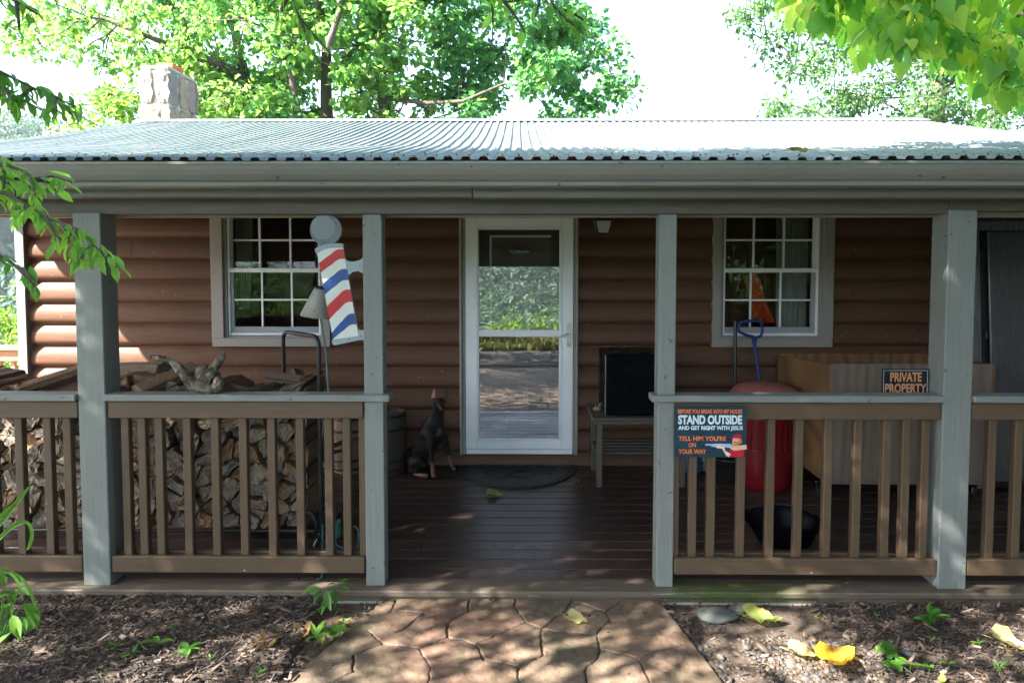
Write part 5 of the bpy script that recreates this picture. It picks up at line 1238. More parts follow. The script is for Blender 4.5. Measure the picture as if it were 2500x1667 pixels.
# coal scuttle
sc = thing('coal_scuttle', (1.62, 3.98, 0), 'wide black metal scuttle with a pouring lip on the deck behind the right railing', 'bucket')
c0 = PZ(1925, 1310, .03)
cxs, cys = PX(1925, 4.0), 4.0
mb = MB(); n = 48; rings = []
for r_, z, lip in ((.14, .0, 0), (.15, .004, 0), (.18, .07, .01), (.207, .12, .035), (.217, .138, .055), (.221, .141, .056), (.214, .139, .052), (.20, .115, .03), (.172, .065, .01), (.145, .012, 0), (0, .010, 0)):
    rings.append([(cxs+.01+(r_+lip*max(0, -math.cos(a))**6)*math.cos(a), cys+r_*.72*math.sin(a), z+lip*.55*(max(0, -math.cos(a))**4)+lip*.4*max(0, math.sin(a))) for a in np.linspace(0, 2*math.pi, n, endpoint=False)])
vs = [p for r_ in rings for p in r_]; mb.add(vs, [(k*n+j, k*n+(j+1) % n, (k+1)*n+(j+1) % n, (k+1)*n+j) for k in range(len(rings)-1) for j in range(n)], 0, True); part('pan', mb, m_fridge, sc)
mb = MB(); mb.tube([(cxs-.0+.2*math.cos(a), cys+.02+.15*math.sin(a)*.9, .15+.03*math.sin(a)) for a in np.linspace(.1, math.pi-.3, 16)], .004, 6); part('handle', mb, m_black, sc)
# things below the cartoon sign
c = PZ(1690, 1165, 0); mb = MB(); mb.ico((c.x, c.y+.07, .10), .10, 3, (1, .8, 1.05), .35, 0, 2, 3); mb.v = [(a, b, max(.002, z)) for a, b, z in mb.v]; solo('blue_bag', mb, m_bluebag, 'crumpled blue plastic bag on the deck under the cartoon sign', 'bag')
c = PZ(1735, 1165, 0); mb = MB(); mb.ico((c.x, c.y+.1, .11), .09, 3, (.9, .8, 1.3), .25, 0, 5); mb.v = [(a, b, max(.002, z)) for a, b, z in mb.v]; solo('tan_boulder', mb, m_tanrock, 'rounded tan stone between the blue bag and the black pot', 'stone')
c = PZ(1788, 1185, 0); mb = MB(); mb.lathe([(0, .002), (.085, .002), (.095, .01), (.115, .17), (.125, .172), (.125, .19), (.11, .19), (.1, .15), (.0, .15)], (c.x, c.y+.11, 0), 36); solo('black_pot', mb, m_rubber, 'black planter pot on the deck left of the red barrel', 'pot')
# barrels on the left
def barrel(c, r, h, mm, label):
    t = thing('wooden_barrel', c, label, 'barrel', 'wooden barrels against the wall'); mb = MB(); ns = 22
    for k in range(ns):
        a0, a1 = 2*math.pi*(k+.04)/ns, 2*math.pi*(k+.96)/ns; vs = []
        for z in np.linspace(0, h, 9):
            q = r*(.86+.14*math.sin(math.pi*z/h)**.8 if 0 < z < h else .86)
            vs += [(c[0]+q*math.cos(a0), c[1]+q*math.sin(a0), z+.01), (c[0]+q*1.004*math.cos((a0+a1)/2), c[1]+q*1.004*math.sin((a0+a1)/2), z+.01), (c[0]+q*math.cos(a1), c[1]+q*math.sin(a1), z+.01)]
        mb.add(vs, [(3*i+j, 3*i+j+1, 3*i+j+4, 3*i+j+3) for i in range(8) for j in (0, 1)], 0, True)
    part('staves', mb, mm, t)
    mb = MB(); mb.lathe([(r*.85, h-.02), (0, h-.02)], c, 24); mb.lathe([(r*.84, 0.0), (r*.84, h-.01)], c, 24); part('head', mb, mm, t)
    for z in (.04, .2, .72, .93):
        q = r*(.86+.14*math.sin(math.pi*z)**.8)+.004; q2 = r*(.86+.14*math.sin(math.pi*(z+.045))**.8)+.004
        mb = MB(); mb.lathe([(q-.003, z*h+.01), (q, z*h+.01), (q2, z*h+.03), (q2-.003, z*h+.03)], c, 32); part('hoop', mb, m_black, t)
c1 = PZ(845, 1160, 0); barrel((c1.x, c1.y+.16, 0), .165, .44, m_barrel, 'barrel coloured a sunlit brown seen between the balusters left of the entrance')
c2 = PZ(940, 1165, 0); barrel((c2.x-.005, c2.y+.15, 0), .15, .47, m_barreld, 'dark old barrel standing beside the dog figure')
# leaning/lying dark poles, cord
for i, (a, b, lab) in enumerate((((745, 1108), (880, 1068), 'dark rough branch jutting right from the firewood, upper of two'), ((745, 1120), (850, 1098), 'dark rough branch jutting right from the firewood, lower of two'))):
    p, q = PY(*a, 4.35), PY(*b, 4.7); mb = MB(); mb.tube([p, p.lerp(q, .35)+Vector((0, 0, -.008)), p.lerp(q, .7)+Vector((0, 0, .006)), q], [.018, .016, .016, .012], 8); mb.v = [tuple(Vector(v)+Vector((0, 0, 1))*.004*mnoise.noise(Vector(v)*30)) for v in mb.v]
    solo('branch', mb, m_oldwood, lab, 'branch', 'dry branches')
mb = MB(); mb.tube([PY(u, v, 4.3) for u, v in ((786, 1066), (783, 1090), (786, 1115), (784, 1130))], .0035, 8); mb.box(PX(784, 4.3)-.009, PX(784, 4.3)+.009, 4.29, 4.31, ZY(1141, 4.3), ZY(1129, 4.3), 0, .002)
mb.tube([PY(u, v, 4.3) for u, v in ((786, 1066), (790, 1030), (770, 1000), (762, 990))], .0035, 8)
solo('extension_cord', mb, m_cord, 'white cord with a plug hanging behind the railing next to the rack', 'cord')
mb = MB(); p, q = PZ(766, 1331, .004), PY(789, 1282, 4.12); mb.tube([p, q], .004, 8); solo('white_rod', mb, m_cord, 'thin white rod leaning on the deck by the rack foot', 'rod')
# cone topped pole
tp = thing('cone_topped_pole', (PX(818, 3.9), 3.9, 0), 'weathered metal cone on a thin teal pole behind the barber pole sign', 'pole')
Yc = 3.88; ax = Matrix.Rotation(R(7), 3, 'Y'); cc = PY(779, 737, Yc)
mb = MB(); mb.lathe([(.095, -.085), (.097, -.082), (.036, .075), (.034, .085), (.0, .085)], cc, 40, 0, axis=ax); mb.lathe([(.092, -.082), (.0, -.06)], cc, 40, 1, axis=ax); mb.lathe([(.0365, .074), (.037, .088), (.033, .088)], cc, 32, 1, axis=ax); part('cone', mb, [m_cone, m_black], tp)
mb = MB(); mb.tube([cc+Vector((.003, 0, -.06)), PY(797, 870, Yc), PY(803, 970, Yc), PY(817, 1275, Yc), PY(819, 1330, Yc)], [.006, .006, .0065, .0075, .0075], 10); part('pole', mb, m_teal, tp)
pc = PY(822, 1310, Yc); mb = MB(); mb.lathe([(0, 0), (.02, 0), (.026, .01), (.028, .085), (.031, .087), (.031, .093), (.024, .093), (.02, .07), (0, .075)], pc, 28); part('cup', mb, m_teal, tp)
mb = MB(); mb.tube([PY(u, v, Yc) for u, v in ((859, 1284), (868, 1284), (874, 1295), (876, 1312), (874, 1330), (868, 1352))], .005, 8); mb.tube([PY(788, 1280, Yc), PY(787, 1335, 3.75), PZ(789, 1395, .03), PZ(784, 1410, .006), PZ(776, 1413, .006)], .0055, 8); mb.tube([PY(819, 1328, Yc), PY(800, 1330, 3.8), PY(788, 1318, 3.8)], .005, 8); mb.tube([PY(819, 1328, Yc), PY(850, 1345, Yc), PY(868, 1352, Yc)], .005, 8); part('scroll_foot', mb, m_teal, tp)

# ============================================================ dog figure
def dog():
    def d(x, y, Y): return PY(960+x/6.033, 930+y/6.033, Y)
    J = {}; pts = []; rd = []; ed = []
    def j(n, x, y, Y, r, par=None):
        J[n] = len(pts); pts.append(d(x, y, Y)); rd.append(r)
        if par: ed.append((J[par], J[n]))
    j('chest', 600, 730, 5.2, (.086, .098)); j('belly', 480, 920, 5.23, (.078, .085), 'chest'); j('loin', 370, 1080, 5.26, (.062, .072), 'belly'); j('rump', 290, 1230, 5.29, (.06, .065), 'loin'); j('tail', 240, 1360, 5.33, .014, 'rump')
    j('withers', 615, 590, 5.2, (.066, .076), 'chest'); j('neck', 650, 470, 5.18, (.048, .055), 'withers'); j('poll', 668, 330, 5.16, (.049, .054), 'neck')
    j('brow', 700, 295, 5.10, (.042, .042), 'poll'); j('muz', 712, 370, 5.04, (.029, .031), 'brow'); j('nose', 722, 398, 4.98, (.020, .020), 'muz')
    for nm, s, Y, pp_ in (('n', 0, 5.12, [(560, 790, .036), (548, 930, .027), (562, 1120, .019), (575, 1250, .016), (585, 1350, .017), (605, 1410, .019)]), ('f', 1, 5.27, [(735, 790, .036), (770, 930, .027), (800, 1060, .019), (835, 1170, .015), (865, 1260, .016), (905, 1305, .018)])):
        prev = 'chest'
        for i, (x, y, r) in enumerate(pp_):
            j(nm+str(i), x, y, Y-(.05 if i == 5 else 0)-(.02 if s == 0 else -.01), r, prev); prev = nm+str(i)
    for nm, Y, dx, s in (('hn', 5.13, 0, 0), ('hf', 5.38, 60, 1)):
        prev = 'rump'
        for i, (x, y, r, dy) in enumerate(((310, 1190, .055, 0), (400, 1150, .045, -.03), (360, 1290, .03, 0), (325, 1370, .02, .02), (410, 1385, .017, -.02), (510, 1400, .019, -.05))):
            j(nm+str(i), x+dx, y-(20 if s else 0), Y+dy, r, prev); prev = nm+str(i)
    mb = skin_mesh('dog', pts, ed, rd, None, 2)
    a = np.array(mb.v); 
    mb.v = [(x, y, max(z, .004)) for x, y, z in mb.v]
    nosep = pts[J['nose']]; muz = pts[J['muz']]; che = pts[J['chest']]
    for i, f in enumerate(mb.f):
        c = sum((Vector(mb.v[k]) for k in f), Vector())/len(f); tan = 0
        if c.z < .14 and c.y < 5.45 and not (c.x < pts[J['rump']].x+.10 and c.z > .05): tan = 1
        if (c-muz).length < .035 and c.z < muz.z+.012: tan = 1
        if (c-nosep).length < .03 and c.z < nosep.z+.004: tan = 1
        for sx_ in (-.035, .05):
            if (c-(che+Vector((sx_, -.07, -.0)))).length < .035: tan = 1
        mb.m[i] = tan
    t = thing('doberman_figure', (che.x, 5.2, 0), 'black and tan doberman figure sitting upright left of the door', 'dog')
    part('body', mb, [m_furblack, m_furtan], t)
    for (bx1, by1, tx1, ty1, mm) in ((592, 250, 603, 92, m_earin), (772, 260, 762, 95, m_black)):
        b_, tp_ = d(bx1, by1, 5.17), d(tx1, ty1, 5.17); mb = MB(); w_ = Vector((.017, 0, 0))
        mb.add([b_-w_*1.1, b_+w_*.9, b_+Vector((0, .022, 0)), b_+Vector((0, -.006, .005)), b_.lerp(tp_, .5)-w_*.75, b_.lerp(tp_, .5)+w_*.65, b_.lerp(tp_, .5)+Vector((0, .015, 0)), b_.lerp(tp_, .5)+Vector((0, .002, 0)), tp_],
               [(0, 3, 7, 4), (3, 1, 5, 7), (1, 2, 6, 5), (2, 0, 4, 6), (4, 7, 8), (7, 5, 8), (5, 6, 8), (6, 4, 8)], 1)
        for k in (0, 1, 4, 5): mb.m[k] = 0
        part('ear', mb, [mm, m_furblack], t)
    for x, y in ((652, 300), (768, 296)): mb = MB(); mb.ico(d(x, y, 5.085), .0075, 2); part('eye', mb, m_fridge, t)
    mb = MB(); mb.ico(pts[J['nose']]+Vector((.004, -.008, .006)), .0115, 2, (1.1, .8, .8)); part('nose', mb, m_fridge, t)
dog()

# ============================================================ plants and fallen leaves
def litter_leaf(name, u, v, z, size, shape, m, label, cat='leaf', rot=0, curl=.6, Y=None, ref=None, seed=0, tilt=0, group=None):
    p = PZ(u, v, z) if Y is None else PY(u, v, Y); tv, tf = LEAF[shape]; rr = random.Random(seed); bm = bmesh.new()
    vs = [bm.verts.new(x) for x in tv]
    for f in tf: bm.faces.new([vs[i] for i in f])
    bmesh.ops.subdivide_edges(bm, edges=bm.edges, cuts=2, use_grid_fill=True); mb = MB(); M = Matrix.Rotation(rot, 3, 'Z') @ Matrix.Rotation(tilt, 3, 'Y')
    bm.verts.ensure_lookup_table(); out = []
    for q in bm.verts:
        c = q.co-Vector((.5, 0, 0)); zz = curl*(c.x*c.x*.7+abs(c.y)**1.5*1.2)+.10*mnoise.noise(Vector((c.x*4+seed, c.y*4, 1)))*(1+curl)
        out.append(p+M @ Vector((c.x, c.y, zz))*size+Vector((0, 0, .004)))
    mb.add(out, [tuple(x.index for x in f.verts) for f in bm.faces], 0, True); bm.free()
    st = p+M @ Vector((-.5, 0, .12*curl))*size; st2 = st+M @ Vector((-.3, .05, .0))*size; mb.tube([st, (st+st2)/2+Vector((0, 0, .003)), st2+Vector((0, 0, .002))], [.0016, .0013, .001], 5)
    o = solo(name, mb, m, label, cat, group); n = len(o.data.vertices); tint_attr(o, [min(1, max(0, .5+1.2*mnoise.noise(Vector(v.co)*14+Vector((seed, 0, 0))))) for v in o.data.vertices]); return o
GZ_ = -.05
litter_leaf('fallen_leaf', 1210, 1211, .0, .115, 'heart', m_lf_gt, 'yellow green leaf lying on the deck below the mat', rot=.1, seed=3)
litter_leaf('fallen_leaf', 1412, 1183, .0, .075, 'lobed', m_lf_dead, 'curled brown leaf on the deck right of the mat', rot=.5, curl=1.4, seed=4)
litter_leaf('fallen_leaf', 1410, 1513, -.04, .115, 'heart', m_lf_pale, 'cream leaf lying on the stone walkway', rot=-.5, seed=5, curl=.3)
litter_leaf('fallen_leaf', 1862, 1512, GZ_, .17, 'heart', m_lf_gt, 'broad green and tan leaf on the mulch above the pebbles', rot=-.25, seed=6, curl=.5)
litter_leaf('fallen_leaf', 2050, 1612, GZ_, .18, 'heart', m_lf_yellow, 'crumpled bright yellow leaf in a sun patch on the right bed', rot=.45, seed=7, curl=.75, tilt=-.12)
litter_leaf('fallen_leaf', 1960, 1598, GZ_, .12, 'heart', m_lf_pale, 'bleached leaf lying left of the bright yellow one', rot=-.4, seed=8)
litter_leaf('fallen_leaf', 2475, 1580, GZ_, .15, 'heart', m_lf_pale, 'pale green leaf at the right edge of the bed', rot=-.6, seed=9, curl=.9)
litter_leaf('fallen_leaf', 1850, 1488, GZ_, .07, 'oval', m_lf_yellow, 'small yellow leaf just above the broad green one', rot=2.6, seed=10)
litter_leaf('fallen_leaf', 650, 1582, GZ_, .12, 'lobed', m_lf_dead, 'gray brown curled leaf on the left bed near the walkway', rot=.8, seed=11, curl=1.2)
litter_leaf('fallen_leaf', 740, 1548, GZ_, .10, 'heart', m_lf_dead, 'tan dry leaf on the left bed under the green sapling', rot=-1.2, seed=12, curl=.8)
litter_leaf('fallen_leaf', 840, 1520, GZ_, .12, 'oval', m_lf_dead, 'long brown leaf against the left edge of the walkway', rot=.1, seed=13, curl=.5)
litter_leaf('fallen_leaf', 2300, 1660, GZ_, .08, 'oval', m_lf_gt, 'grayish green leaf at the bottom of the right bed', rot=.9, seed=14, curl=.5)
litter_leaf('fallen_leaf', 262, 1552, GZ_, .085, 'lobed', m_lf_dead, 'orange tan leaf on the left bed', rot=.3, seed=15, curl=.9)
litter_leaf('fallen_leaf', 1953, 372, 2.2, .11, 'heart', m_lf_dead, 'brown leaf lying on the roof edge', rot=0, Y=3.4, seed=16, curl=.5)
rg = np.random.default_rng(33)
P = []; 
while len(P) < 300:
    x, y = rg.uniform(-2.7, 2.9), rg.uniform(2.65, 3.42)
    if on_path(x, y) and rg.random() > .12: continue
    P.append((x, y, (bedz(x, y)+.014) if not on_path(x, y) else -.038))
for k in range(26): P.append((rg.uniform(-.6, 2), rg.uniform(3.5, 5.0), .004))
D = rg.normal(0, 1, (len(P), 3)); D[:, 2] *= .15
o = leaf_mesh('leaf_litter', P, D, .022, 'oval', m_lf_dead, rg.beta(1.2, 1.2, len(P)), 8, jitter_up=.6); tag(o, 'scattered small dry leaves and leaf scraps on the beds, walkway and deck', None, None, 'stuff')

def seedling(u, v, size, n, label, shape='oval', m=m_lf_weed, tint=.5, seed=0, hgt=.03, z=None):
    p = PZ(u, v, GZ_ if z is None else z); rr = np.random.default_rng(seed); size *= 1.25 if size > .045 else 1.6; t = thing('seedling', p, label, 'seedling', 'small green seedlings in the beds')
    mb = MB(); mb.tube([p-Vector((0, 0, .01)), p+Vector((.003, 0, hgt))], [.0016, .0012], 5); st = part('stem', mb, m_lf_weed, t); tint_attr(st, np.full(len(st.data.vertices), .5))
    pos = []; ds = []
    for i in range(n):
        a = 2*math.pi*i/n+rr.uniform(-.4, .4); pos.append(p+Vector((0, 0, hgt))); ds.append((math.cos(a), math.sin(a), rr.uniform(.0, .5)))
    lo = leaf_mesh('leaves', [tuple(x) for x in pos], ds, size, shape, m, np.clip(rr.normal(tint, .15, n), 0, 1), seed, jitter_up=.3); adopt(lo, t)
SD = [(285, 1590, .035, 4, .8, 'four leaved bright seedling left of centre in the left bed'), (318, 1610, .035, 4, .7, 'pair of rounded sprigs with one pale leaf'), (388, 1585, .045, 3, .9, 'light green three leaved seedling standing tallest in the left bed'), (462, 1600, .045, 5, .4, 'five leaved dark seedling on the left bed'), (423, 1545, .022, 4, .3, 'tiny seedling above the tall pale one'), (520, 1550, .024, 4, .3, 'tiny clover like seedling beside a mulch ridge'), (192, 1595, .022, 4, .8, 'small light sprout on the left bed'), (268, 1585, .02, 4, .6, 'small sprout directly left of the four leaved seedling'),
      (145, 1598, .016, 4, .5, 'very small sprout left side of the left bed'), (250, 1655, .02, 4, .4, 'dark sprout at the bottom of the left bed'), (512, 1622, .02, 3, .5, 'three leaf sprout under the dark five leaved seedling'), (633, 1650, .024, 3, .7, 'bright sprout at the bottom of the left bed'), (693, 1550, .022, 4, .3, 'two leaf sprout near the gray curled leaf'), (770, 1570, .045, 5, 1.0, 'bright yellow green seedling beside the walkway'), (815, 1555, .04, 7, .7, 'pale lobed seedling touching the yellow green one'), (840, 1530, .03, 3, .3, 'small dark sprout at the walkway edge'),
      (2170, 1605, .05, 6, .6, 'jagged green weed on the right bed'), (2180, 1635, .035, 5, .5, 'low lobed weed beneath the jagged weed'), (2275, 1568, .02, 3, .5, 'tiny sprout right of the yellow leaf'), (2390, 1578, .022, 4, .6, 'small sprout at right of the bed'), (2222, 1632, .028, 2, .9, 'upright bright blade sprout on the right bed'), (2315, 1630, .028, 2, .9, 'bright two leaf sprout bottom right'), (2268, 1636, .024, 4, .7, 'sprout beside the bright blade'), (2440, 1640, .03, 3, .3, 'dark green sprout near the right edge'), (2048, 1450, .04, 2, .7, 'sprig growing against the deck edge'), (1995, 1512, .015, 3, .7, 'tiny sprout in the shade near the broad leaf'), (2140, 1508, .015, 3, .8, 'tiny lone sprout centre of the right bed')]
for i, (u, v, s, n, tn, lb) in enumerate(SD): seedling(u, v, s, n, lb, 'lobed' if 'lobed' in lb or 'jagged' in lb else 'oval', tint=tn, seed=i+40, hgt=s*.7)
def plant(name, label, cat, base, leaves, seed, m=m_lf_weed, shape='oval', tint=.4):
    t = thing(name, base, label, cat); mb = MB(); pos = []; ds = []; sz = []
    for (tip, d, s) in leaves:
        tip = Vector(tip); b = Vector(base); mb.tube([b, b.lerp(tip, .5)+Vector((0, 0, .01)), tip], [.0025, .002, .0012], 5, cap=False); pos.append(tuple(tip)); ds.append(d); sz.append(s*1.3)
    st = part('stem', mb, m, t); tint_attr(st, np.full(len(st.data.vertices), .4))
    rg = np.random.default_rng(seed); lo = leaf_mesh('leaves', pos, ds, np.array(sz), shape, m, np.clip(rg.normal(tint, .15, len(pos)), 0, 1), seed, jitter_up=.35); adopt(lo, t)
b = PZ(785, 1500, GZ_)
plant('sapling', 'dark green broadleaf sapling growing at the deck edge by the left entrance post', 'sapling', b, [((PY(u, v, 3.32)), dd, s) for u, v, dd, s in ((785, 1437, (-1, -.3, .1), .085), (785, 1440, (-.4, -.8, -.5), .085), (795, 1440, (.4, -.8, -.5), .08), (815, 1435, (.3, -.5, -.6), .06), (825, 1432, (.9, -.3, -.1), .07), (822, 1428, (.7, 0, .6), .055), (800, 1428, (.6, 0, .3), .04), (770, 1485, (-1, -.3, 0), .055), (772, 1487, (.2, -.7, -.5), .055), (775, 1485, (.8, -.2, .2), .05))], 3, tint=.2)
b = PZ(2270, 1528, GZ_); rg = np.random.default_rng(9)
plant('evergreen_seedling', 'clump of glossy curved leaves in the middle of the right bed', 'plant', b, [(b+Vector((rg.uniform(-.01, .01), rg.uniform(-.02, .02), rg.uniform(.02, .05))), (rg.normal(), rg.normal()*.5, rg.uniform(0, .8)), rg.uniform(.05, .075)) for _ in range(12)], 4, tint=.35)
b = Vector((-2.36, 3.0, -.05)); rg = np.random.default_rng(10); lv = []
for u, v in ((10, 1420), (25, 1450), (40, 1440), (10, 1475), (30, 1500), (60, 1470), (15, 1520), (55, 1505), (75, 1495), (30, 1540), (0, 1400), (5, 1550), (48, 1520), (12, 1440), (20, 1485)):
    lv.append((PY(u, v, 3.05+rg.uniform(-.12, .1)), (rg.uniform(-.6, 1), -.5, rg.uniform(-.7, .3)), rg.uniform(.065, .1)))
plant('leafy_weed', 'leafy green weed at the lower left corner in front of the deck', 'weed', b, lv, 12, tint=.7)
# long arching blades
t = thing('daylily', (-2.5, 2.9, -.05), 'long arching strap leaves at the lower left corner', 'plant'); V = MB()
for pts in ([(-40, 1330), (20, 1255), (50, 1215), (78, 1180)], [(-40, 1360), (10, 1300), (45, 1275), (70, 1270), (82, 1300), (72, 1335), (66, 1342)], [(-40, 1395), (0, 1385), (35, 1400), (50, 1430), (58, 1470)], [(-30, 1400), (20, 1392), (60, 1410), (88, 1470), (92, 1545)], [(-40, 1300), (0, 1262), (25, 1240), (40, 1228)]):
    q = [PY(u, v, 2.95) for u, v in pts]; P3 = []
    for i in range(len(q)-1):
        for k in range(5): P3.append(q[i].lerp(q[i+1], k/5))
    P3.append(q[-1]); n = len(P3); P3 = [sum((P3[max(0, min(n-1, i+k))] for k in (-2, -1, 0, 1, 2)), Vector())/5 for i in range(n)]; P3[0] = P3[0]*1; vs = []
    P3 = [t.location.copy()+Vector((0, 0, 0))]+P3 if 0 else P3
    for i, p in enumerate(P3):
        w_ = .010*math.sin(math.pi*min(1, (i/n*.9+.12)))**.7; dr = (P3[min(i+1, n-1)]-P3[max(0, i-1)]).normalized(); s_ = dr.cross(Vector((0, 1, .3))).normalized()*w_; vs += [p-s_+Vector((0, -.004, 0)), p+Vector((0, .002, 0)), p+s_+Vector((0, -.004, 0))]
    V.add(vs, [(3*i, 3*i+1, 3*i+4, 3*i+3) for i in range(n-1)]+[(3*i+1, 3*i+2, 3*i+5, 3*i+4) for i in range(n-1)], 0, True)
o = part('leaves', V, m_lf_weed, t); tint_attr(o, np.full(len(o.data.vertices), .6))
# flat stones
c = PZ(1752, 1508, -.07); mb = MB(); mb.ico((c.x, c.y, -.055), .1, 3, (1.05, .62, .3), .22, 0, 3, 1.3); mb.v = [(x, y, min(z, -.03+.1*(y-c.y))) for x, y, z in mb.v]; solo('flat_stone', mb, m_rockgray, 'flat gray green stone at the edge of the pebbles', 'stone')
c = PZ(1806, 1500, -.06); mb = MB(); mb.ico((c.x+.01, c.y+.05, -.06), .05, 3, (1.05, .62, .5), .3, 0, 6, 1.5); solo('dark_stone', mb, m_rockgray, 'small dark stone behind the flat gray green one', 'stone')

# ============================================================ trees
rg = np.random.default_rng(2)
def cl(u, v, Y): return tuple(PY(u, v, Y))
# tall tree behind, dense right half
cents = []
def fill(poly_rows, n, Y0, Y1, seed):
    rr = random.Random(seed); out = []
    while len(out) < n:
        v = rr.uniform(poly_rows[0][0], poly_rows[-1][0]); a = np.interp(v, [r_[0] for r_ in poly_rows], [r_[1] for r_ in poly_rows]); b = np.interp(v, [r_[0] for r_ in poly_rows], [r_[2] for r_ in poly_rows]); out.append(cl(rr.uniform(a, b), v, rr.uniform(Y0, Y1)))
    return out
A = fill([(-260, 620, 1300), (-60, 640, 1380), (40, 640, 1410), (150, 660, 1470), (230, 640, 1400), (330, 640, 1130)], 270, 12.5, 17, 1)
A += [cl(u, v, Y) for u, v, Y in ((1480, 120, 13.5), (1500, 200, 13.5), (1440, 250, 13.2), (1400, 275, 13), (1510, 230, 13.5), (1460, 60, 14), (1340, 60, 14), (1350, 285, 13))]
def gap(c):    # sky openings
    out = []
    for p in c:
        d = Vector(p)-Vector((0, 0, H)); u = 1264+d.x/d.y*F_PX; v = 617-d.z/d.y*F_PX
        if math.hypot(u-1275, (v-265)*1.1) < 62 or math.hypot(u-1255, (v-100)) < 34 or (u > 1150 and v > 300) or math.hypot(u-1290, v-50) < 25: continue
        out.append(p)
    return out
A = gap(A)
def tr(u0, v0, u1, v1, Y, r0, r1): a, b = PY(u0, v0, Y), PY(u1, v1, Y); return [(a.x, a.y, -2.2, r0*1.1), (a.x, a.y, a.z, r0), (b.x, b.y, b.z, r1)]
tree('tulip_tree', 'tall dense green tree behind the cabin roof right of the chimney', (PX(945, 12.6), 12.6, -1), [tr(945, 290, 918, 60, 14.6, .14, .10)+[tuple(PY(925, -200, 13.6))+(.06,)], [tuple(PY(920, 90, 13.6))+(.09,), tuple(PY(965, 0, 13.6))+(.07,), tuple(PY(1000, -120, 13.6))+(.04,)], [tuple(PY(940, 240, 13.6))+(.05,), tuple(PY(1040, 252, 13.2))+(.04,), tuple(PY(1130, 248, 13))+(.035,), tuple(PY(1230, 205, 13))+(.022,), tuple(PY(1330, 215, 13))+(.01,)]], A, .45, 120, 'lobed', .128, m_lf_far, m_bark, 'trees behind the cabin', 3, 3, lambda P: .30+.35*(P[:, 0] < -1.6))
B = fill([(-260, 230, 760), (-60, 250, 760), (60, 320, 760), (200, 430, 760), (330, 500, 760)], 100, 12.5, 17, 2)
tree('tulip_tree', 'dark trunked green tree behind the cabin, just right of the chimney', (PX(800, 12.5), 12.5, -1), [tr(800, 300, 795, 110, 14.4, .13, .10)+[tuple(PY(770, -40, 12.5))+(.08,), tuple(PY(750, -220, 12.5))+(.05,)], [tuple(PY(795, 130, 12.5))+(.07,), tuple(PY(830, 20, 12.5))+(.05,), tuple(PY(850, -120, 12.5))+(.03,)], [tuple(PY(730, 300, 13))+(.08,), tuple(PY(705, 140, 13))+(.06,), tuple(PY(670, -100, 13))+(.04,)]], B, .45, 105, 'lobed', .125, m_lf_far, m_bark, 'trees behind the cabin', 5, 3, lambda P: .45+.0*P[:, 0])
rr = random.Random(8); Cc = []
for (u0, v0, u1, v1, n) in ((60, 60, 560, 60, 16), (20, 100, 330, 130, 9), (80, 20, 700, 20, 16), (150, 90, 560, 150, 16), (200, 130, 380, 170, 6), (210, 250, 620, 260, 18), (160, 290, 340, 295, 10), (420, 130, 620, 230, 14), (0, 70, 120, 55, 5), (200, -60, 700, -60, 16), (500, 180, 640, 290, 12), (230, 215, 340, 280, 8), (-40, -20, 250, -10, 7)):
    for k in range(n): t_ = rr.random(); Cc.append(cl(u0+(u1-u0)*t_+rr.gauss(0, 18), v0+(v1-v0)*t_+rr.gauss(0, 16), rr.uniform(11.8, 14)))
tree('maple_tree', 'airy sunlit tree spreading behind the stone chimney', (PX(640, 13.5), 13.5, -1), [tr(640, 320, 600, 200, 13.5, .15, .12)+[tuple(PY(540, 160, 13))+(.09,), tuple(PY(400, 105, 12.8))+(.055,), tuple(PY(250, 45, 12.6))+(.03,)], [tuple(PY(600, 200, 13.5))+(.1,), tuple(PY(560, 20, 13.5))+(.07,), tuple(PY(520, -100, 13.5))+(.04,)]], Cc, .34, 46, 'lobed', .105, m_lf_far, m_bark, 'trees behind the cabin', 7, 3, lambda P: .75+.0*P[:, 0], r_tip=.01)
Dd = fill([(-200, 1850, 2700), (0, 1830, 2600), (80, 1900, 2600), (200, 1960, 2600), (250, 1905, 2600), (330, 1900, 2700)], 260, 13, 18, 4)
Dd += [cl(u, v, 14) for u, v in ((1800, 45), (1830, 55), (1870, 85), (1905, 110), (1880, 130), (1900, 250), (1890, 270), (1930, 180), (1820, 20), (1860, 10))]
Dd = [p for p in Dd if not math.hypot(1264+p[0]/p[1]*F_PX-1920, 617-(p[2]-H)/p[1]*F_PX-30) < 22]
tree('poplar_tree', 'gray green tree behind the right end of the cabin roof', (PX(2290, 15), 15, -1), [tr(2285, 310, 2300, 150, 15, .16, .12)+[tuple(PY(2290, -150, 15))+(.06,)]], Dd, .45, 110, 'quad', .12, m_lf_right, m_bark, 'trees behind the cabin', 9, 3, r_tip=.01)

# near trees: crowns overhead, out of frame, that shade the porch; their drooping branches are in frame
def sprig(mb, P, Dr, pts, per, size_j=.0, droop=.9, rgx=None, spread=.5):
    pts = [Vector(p) for p in pts]; n = len(pts); mb.tube(pts, [.006*(1-i/n)+.0018 for i in range(n)], 6)
    L = [(pts[i+1]-pts[i]).length for i in range(n-1)]; tot = sum(L)
    for k in range(per):
        s = (k+.5+rgx.uniform(-.4, .4))/per*tot; i = 0
        while i < n-2 and s > L[i]: s -= L[i]; i += 1
        a = pts[i].lerp(pts[i+1], min(1, s/L[i])); d = (pts[i+1]-pts[i]).normalized()
        side = d.cross(Vector((0, 0, 1))).normalized()*(1 if k % 2 else -1); dd = d*.5+side*spread+Vector((0, 0, -droop))*rgx.uniform(.3, 1)+Vector(rgx.normal(0, .2, 3)); P.append(tuple(a+Vector(rgx.normal(0, .012, 3)))); Dr.append(tuple(dd))
